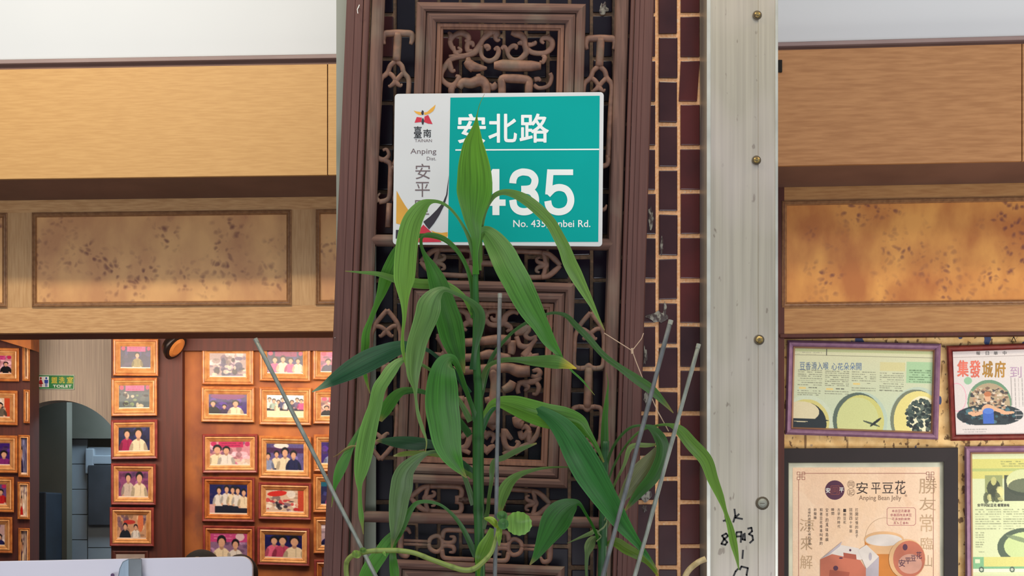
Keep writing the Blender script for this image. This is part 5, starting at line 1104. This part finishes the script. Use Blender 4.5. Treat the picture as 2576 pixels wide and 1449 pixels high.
LF([(1207, 980, 8), (1225, 925, 10), (1260, 907, 12), (1300, 905, 14), (1335, 908, 23), (1370, 909, 31), (1400, 911, 34), (1425, 918, 20), (1450, 927, 3)], -.30, -.36, -.41, (96, 116, 76), (92, 136, 66), fold=.2, tipc=(226, 190, 50), tiplen=.16)
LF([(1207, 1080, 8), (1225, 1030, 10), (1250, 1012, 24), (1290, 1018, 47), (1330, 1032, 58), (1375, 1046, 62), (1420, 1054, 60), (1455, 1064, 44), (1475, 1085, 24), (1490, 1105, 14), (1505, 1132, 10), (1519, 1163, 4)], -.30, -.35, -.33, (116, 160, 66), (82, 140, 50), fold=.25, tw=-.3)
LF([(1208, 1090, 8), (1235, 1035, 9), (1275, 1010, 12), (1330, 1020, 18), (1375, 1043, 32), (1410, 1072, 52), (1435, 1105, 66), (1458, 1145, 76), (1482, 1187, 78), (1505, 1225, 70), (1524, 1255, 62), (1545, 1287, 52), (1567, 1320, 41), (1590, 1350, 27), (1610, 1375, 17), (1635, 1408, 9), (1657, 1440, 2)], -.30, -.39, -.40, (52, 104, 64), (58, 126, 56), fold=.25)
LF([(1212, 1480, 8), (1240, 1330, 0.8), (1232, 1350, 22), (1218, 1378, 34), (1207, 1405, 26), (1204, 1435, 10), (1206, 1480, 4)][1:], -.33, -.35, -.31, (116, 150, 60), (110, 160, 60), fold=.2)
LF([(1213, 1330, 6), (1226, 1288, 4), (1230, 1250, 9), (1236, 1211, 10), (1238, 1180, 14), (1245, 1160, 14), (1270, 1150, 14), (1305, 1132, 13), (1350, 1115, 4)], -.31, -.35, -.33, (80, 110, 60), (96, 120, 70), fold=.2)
# second cane
p2_ = thing('slender_cane_plant', W(1517, 1700, -.22), 'slender second cane with a pointed bud, right of the tall plant', 'plant')
stem_mesh('stem', p2_, [(1514, 1700, 22, -.22), (1515, 1449, 22, -.22), (1517, 1350, 22, -.22), (1519, 1250, 20, -.22), (1521, 1170, 20, -.22), (1524, 1110, 18, -.22)], (58, 104, 62), node=7)
def L2F(pts, y0, ym, yt, c1, c2=None, **k): return leaf('leaf', p2_, pts, y0, ym, yt, c1, c2, **k)
leaf('bud', p2_, [(1522, 1150, 18), (1521, 1100, 20), (1522, 1050, 15), (1525, 1020, 12), (1527, 997, 7), (1530, 963, 2.2), (1525, 937, 1)], -.225, -.23, -.23, (66, 116, 60), (80, 130, 50), fold=.6)
L2F([(1522, 1200, 7), (1532, 1150, 7), (1548, 1115, 7), (1570, 1088, 7), (1593, 1073, 7), (1621, 1071, 7), (1643, 1080, 20), (1661, 1104, 30), (1668, 1130, 33), (1662, 1161, 33), (1642, 1201, 32), (1613, 1234, 25), (1590, 1262, 15), (1572, 1285, 4)], -.22, -.30, -.25, (70, 104, 60), (62, 108, 54), fold=.25, tw=.4)
L2F([(1523, 1230, 6), (1545, 1170, 6), (1575, 1120, 6), (1610, 1085, 6), (1650, 1071, 6), (1684, 1069, 9), (1711, 1083, 26), (1739, 1116, 33), (1768, 1147, 34), (1781, 1169, 33), (1793, 1205, 28), (1812, 1250, 19), (1825, 1288, 10), (1837, 1327, 16), (1845, 1364, 19), (1853, 1400, 11), (1859, 1434, 2)], -.22, -.30, -.33, (70, 106, 56), (132, 172, 72), fold=.25, tipc=(120, 150, 70))
L2F([(1525, 1330, 6), (1555, 1270, 14), (1585, 1225, 40), (1605, 1197, 50), (1628, 1168, 42), (1645, 1140, 20), (1658, 1118, 4)], -.22, -.24, -.26, (116, 118, 82), (134, 134, 96), fold=.1, tw=.15)
L2F([(1524, 1280, 5), (1545, 1220, 6), (1570, 1170, 8), (1583, 1130, 13), (1600, 1120, 12), (1628, 1120, 11), (1654, 1118, 5)], -.22, -.26, -.26, (104, 128, 76), (140, 160, 100), fold=.2)
L2F([(1516, 1420, 7), (1505, 1360, 7), (1492, 1325, 7), (1474, 1293, 7), (1456, 1266, 12), (1436, 1272, 42), (1413, 1290, 68), (1395, 1315, 72), (1378, 1345, 54), (1362, 1375, 34), (1348, 1400, 18), (1333, 1421, 3)], -.22, -.29, -.31, (56, 116, 44), (54, 112, 46), fold=.1)
L2F([(1516, 1360, 5), (1500, 1336, 9), (1485, 1342, 11), (1458, 1353, 6), (1426, 1367, 1)], -.22, -.25, -.27, (112, 140, 90), (120, 140, 96), fold=.4)
L2F([(1514, 1345, 3), (1500, 1350, 6), (1489, 1360, 22), (1482, 1376, 25), (1477, 1396, 12), (1475, 1425, 8), (1476, 1460, 6)], -.22, -.25, -.25, (116, 134, 92), (90, 120, 76), fold=.5)
L2F([(1521, 1372, 6), (1548, 1364, 24), (1574, 1380, 27), (1600, 1394, 24), (1628, 1412, 16), (1650, 1440, 8), (1660, 1462, 3)], -.22, -.25, -.27, (88, 112, 40), (104, 134, 40), fold=.2, tipc=(214, 170, 60), tiplen=.15)
L2F([(1517, 1210, 4), (1470, 1180, 4), (1422, 1175, 4), (1373, 1177, 6), (1335, 1184, 10), (1305, 1195, 16), (1283, 1212, 26), (1268, 1236, 32), (1260, 1262, 25), (1256, 1292, 12)], -.22, -.30, -.33, (74, 96, 54), (110, 146, 72), fold=.3)
leaf('tendril', p2_, [(1517, 1300, 2.5), (1527, 1310, 3), (1520, 1325, 4), (1512, 1332, 4), (1504, 1340, 4), (1512, 1350, 3), (1500, 1362, 3)], -.22, -.26, -.24, (150, 160, 130), (150, 160, 130), fold=.3)
leaf('tendril', p2_, [(1517, 1318, 2.5), (1524, 1296, 3), (1516, 1286, 2)], -.22, -.24, -.24, (160, 160, 130), (160, 160, 130), fold=.3)
# fleshy trailing plant
p3_ = thing('fleshy_herb', W(1060, 1700, -.44), 'pale green fleshy trailing stem with rounded furry leaves at the bottom', 'plant')
FL = (150, 170, 92)
stem_mesh('trailing_stem', p3_, [(960, 1700, 13, -.40), (900, 1560, 13, -.42), (876, 1470, 13, -.43), (871, 1421, 13, -.44), (883, 1400, 13, -.45), (906, 1392, 13, -.46), (935, 1386, 13, -.47), (967, 1385, 14, -.47), (1002, 1385, 13, -.47), (1042, 1391, 13, -.47), (1084, 1407, 13, -.47), (1131, 1424, 14, -.46), (1166, 1434, 14, -.46), (1192, 1431, 14, -.46), (1215, 1414, 13, -.46), (1236, 1390, 11, -.455), (1247, 1355, 9, -.45), (1256, 1318, 8, -.45)], FL, node=8, seg=5)
def round_leaf(cx, cy, rx, ry, rot, Y, c, nm='round_leaf', scallop=.035, cup=.25, tilt=0.0):
    V = []; T = []; rings_, n = 6, 44; cc = np.array(lin(c))
    V.append(W(cx, cy, Y)); T.append(list(cc*.8)+[1])
    for j in range(1, rings_+1):
        for k in range(n):
            a = 2*PI*k/n; r_ = j/rings_*(1+scallop*math.cos(a*14)*(j == rings_)); x, y = rx*r_*math.cos(a), ry*r_*math.sin(a)
            X, Z = x*math.cos(rot)-y*math.sin(rot), x*math.sin(rot)+y*math.cos(rot)
            V.append(W(cx+X, cy+Z, Y-cup*.001*rx*(j/rings_)**2*(1+.3*math.sin(3*a))+tilt*.001*X)); T.append(list(cc*(.86+.2*j/rings_))+[1])
    mb = MB(); mb.v = V; mb.f = [(0, 1+(k+1) % n, 1+k) for k in range(n)]
    for j in range(rings_-1): mb.f += [(1+j*n+k, 1+j*n+(k+1) % n, 1+(j+1)*n+(k+1) % n, 1+(j+1)*n+k) for k in range(n)]
    o = mb.build(nm, M_leaf, p3_, smooth=True, fix=False); me = o.data
    at = me.attributes.new('tint', 'FLOAT_COLOR', 'POINT'); at.data.foreach_set('color', np.array(T, np.float32).reshape(-1))
    ul = me.uv_layers.new(name='UVMap')
    for lp in me.loops: q = me.vertices[lp.vertex_index].co; ul.data[lp.index].uv = (q.x*9, q.z*30)
    return o
round_leaf(1305, 1317, 33, 30, .2, -.452, (128, 176, 84), tilt=.3)
round_leaf(1263, 1297, 13.5, 12, 0, -.462, (96, 140, 84), cup=.9); round_leaf(1266, 1318, 13.5, 14, 0, -.468, (92, 138, 84), cup=.9)
round_leaf(897, 1394, 12, 10, .4, -.466, (140, 170, 90), 'bud', cup=.9); round_leaf(913, 1384, 9, 7, 0, -.468, (116, 150, 80), 'bud', cup=.9)
leaf('fold_leaf', p3_, [(1262, 1330, 5), (1250, 1322, 14), (1236, 1308, 17), (1218, 1304, 4)], -.455, -.47, -.46, (170, 186, 70), (150, 180, 80), fold=.6)
leaf('fold_leaf', p3_, [(1256, 1316, 8), (1256, 1334, 15), (1256, 1352, 12), (1256, 1374, 3)], -.455, -.475, -.47, (150, 176, 70), (130, 170, 80), fold=.6)
leaf('small_leaf', p3_, [(964, 1385, 8), (967, 1392, 7), (970, 1399, 2)], -.475, -.48, -.48, (140, 180, 90), fold=.4)
# stakes
def stake(a, b_, w_, Ya, Yb, lab, m=M_stake):
    A_, B_ = W(*a, Ya), W(*b_, Yb); d = (B_-A_).normalized(); e = B_+d*((B_.z-1.155)/(-d.z))
    e.y = max(-.485, min(-.18, e.y)); r_ = w_*.5*(Ya+D1)/FP
    t_ = thing('plant_stake', e, lab, 'stake', 'metal stakes among the plants')
    mb = MB(); rs = random.Random(int(a[0])); n = 14
    P = [A_.lerp(e, i/n)+Vector((rs.uniform(-.0006, .0006), 0, 0)) for i in range(n+1)]
    mb.tube(P, [r_*(1+.06*math.sin(i*2.1)) for i in range(n+1)], 8); mb.build('rod', m, t_, smooth=True)
    mb = MB(); mb.tube([A_-d*.006, A_+d*.004], [r_*1.1, r_*1.05], 8); mb.build('rod_end', M_alu, t_)
    return t_
M_stake_l = mat('pale_stake', (142, 148, 138), .5, (112, 118, 110), (60, 60, 30), 4, .3, metal=.3)
stake((645, 858), (945, 1449), 11, -.44, -.42, 'pale stake leaning down from upper left across the photo frames', M_stake_l)
stake((1257.5, 745), (1245, 1449), 11, -.43, -.42, 'upright grey stake standing right of the tall plant stem')
stake((1686, 812), (1517, 1449), 12, -.42, -.42, 'leaning dark grey stake, left one of the pair before the tiles')
stake((1756, 872), (1597, 1449), 11, -.40, -.42, 'leaning lighter grey stake, right one of the pair before the tiles', M_stake_l)
# dry twig
tw = thing('dry_twig', W(1590, 885, -.22), 'thin pale dry forked twig caught before the tiles', 'twig')
mb = MB()
for pts, r_ in (([(1520, 838), (1550, 857), (1588, 881)], .0011), ([(1619, 838), (1614, 852), (1592, 880)], .0011), ([(1590, 882), (1602, 915), (1616, 950), (1633, 985), (1652, 1030), (1682, 1085)], .0012)):
    mb.tube([W(x, y, -.235+.0001*i) for i, (x, y) in enumerate(pts)], r_, 6)
mb.build('twig', M_twig, tw); mb = MB(); mb.tube([W(1590, 876, -.235), W(1591, 890, -.235)], .003, 8); mb.build('knot', M_twig, tw)
# faded bent stem at lower right
bs = thing('pale_root', W(1740, 1500, -.2), 'thick pale bent stem end at the foot of the tiles', 'stem')
mb = MB(); C_ = cr([(1775, 1406, 0), (1757, 1414, 0), (1735, 1432, 0), (1722, 1455, 0), (1712, 1500, 0), (1708, 1700, 0)], 5); mb.tube([W(x, y, -.19) for x, y, _ in C_], .0072, 10)
mb.build('stem_end', mat('pale_bark', (206, 186, 140), .8, (170, 150, 104), (80, 80, 80), 4, .5), bs, smooth=True)
flush_text()
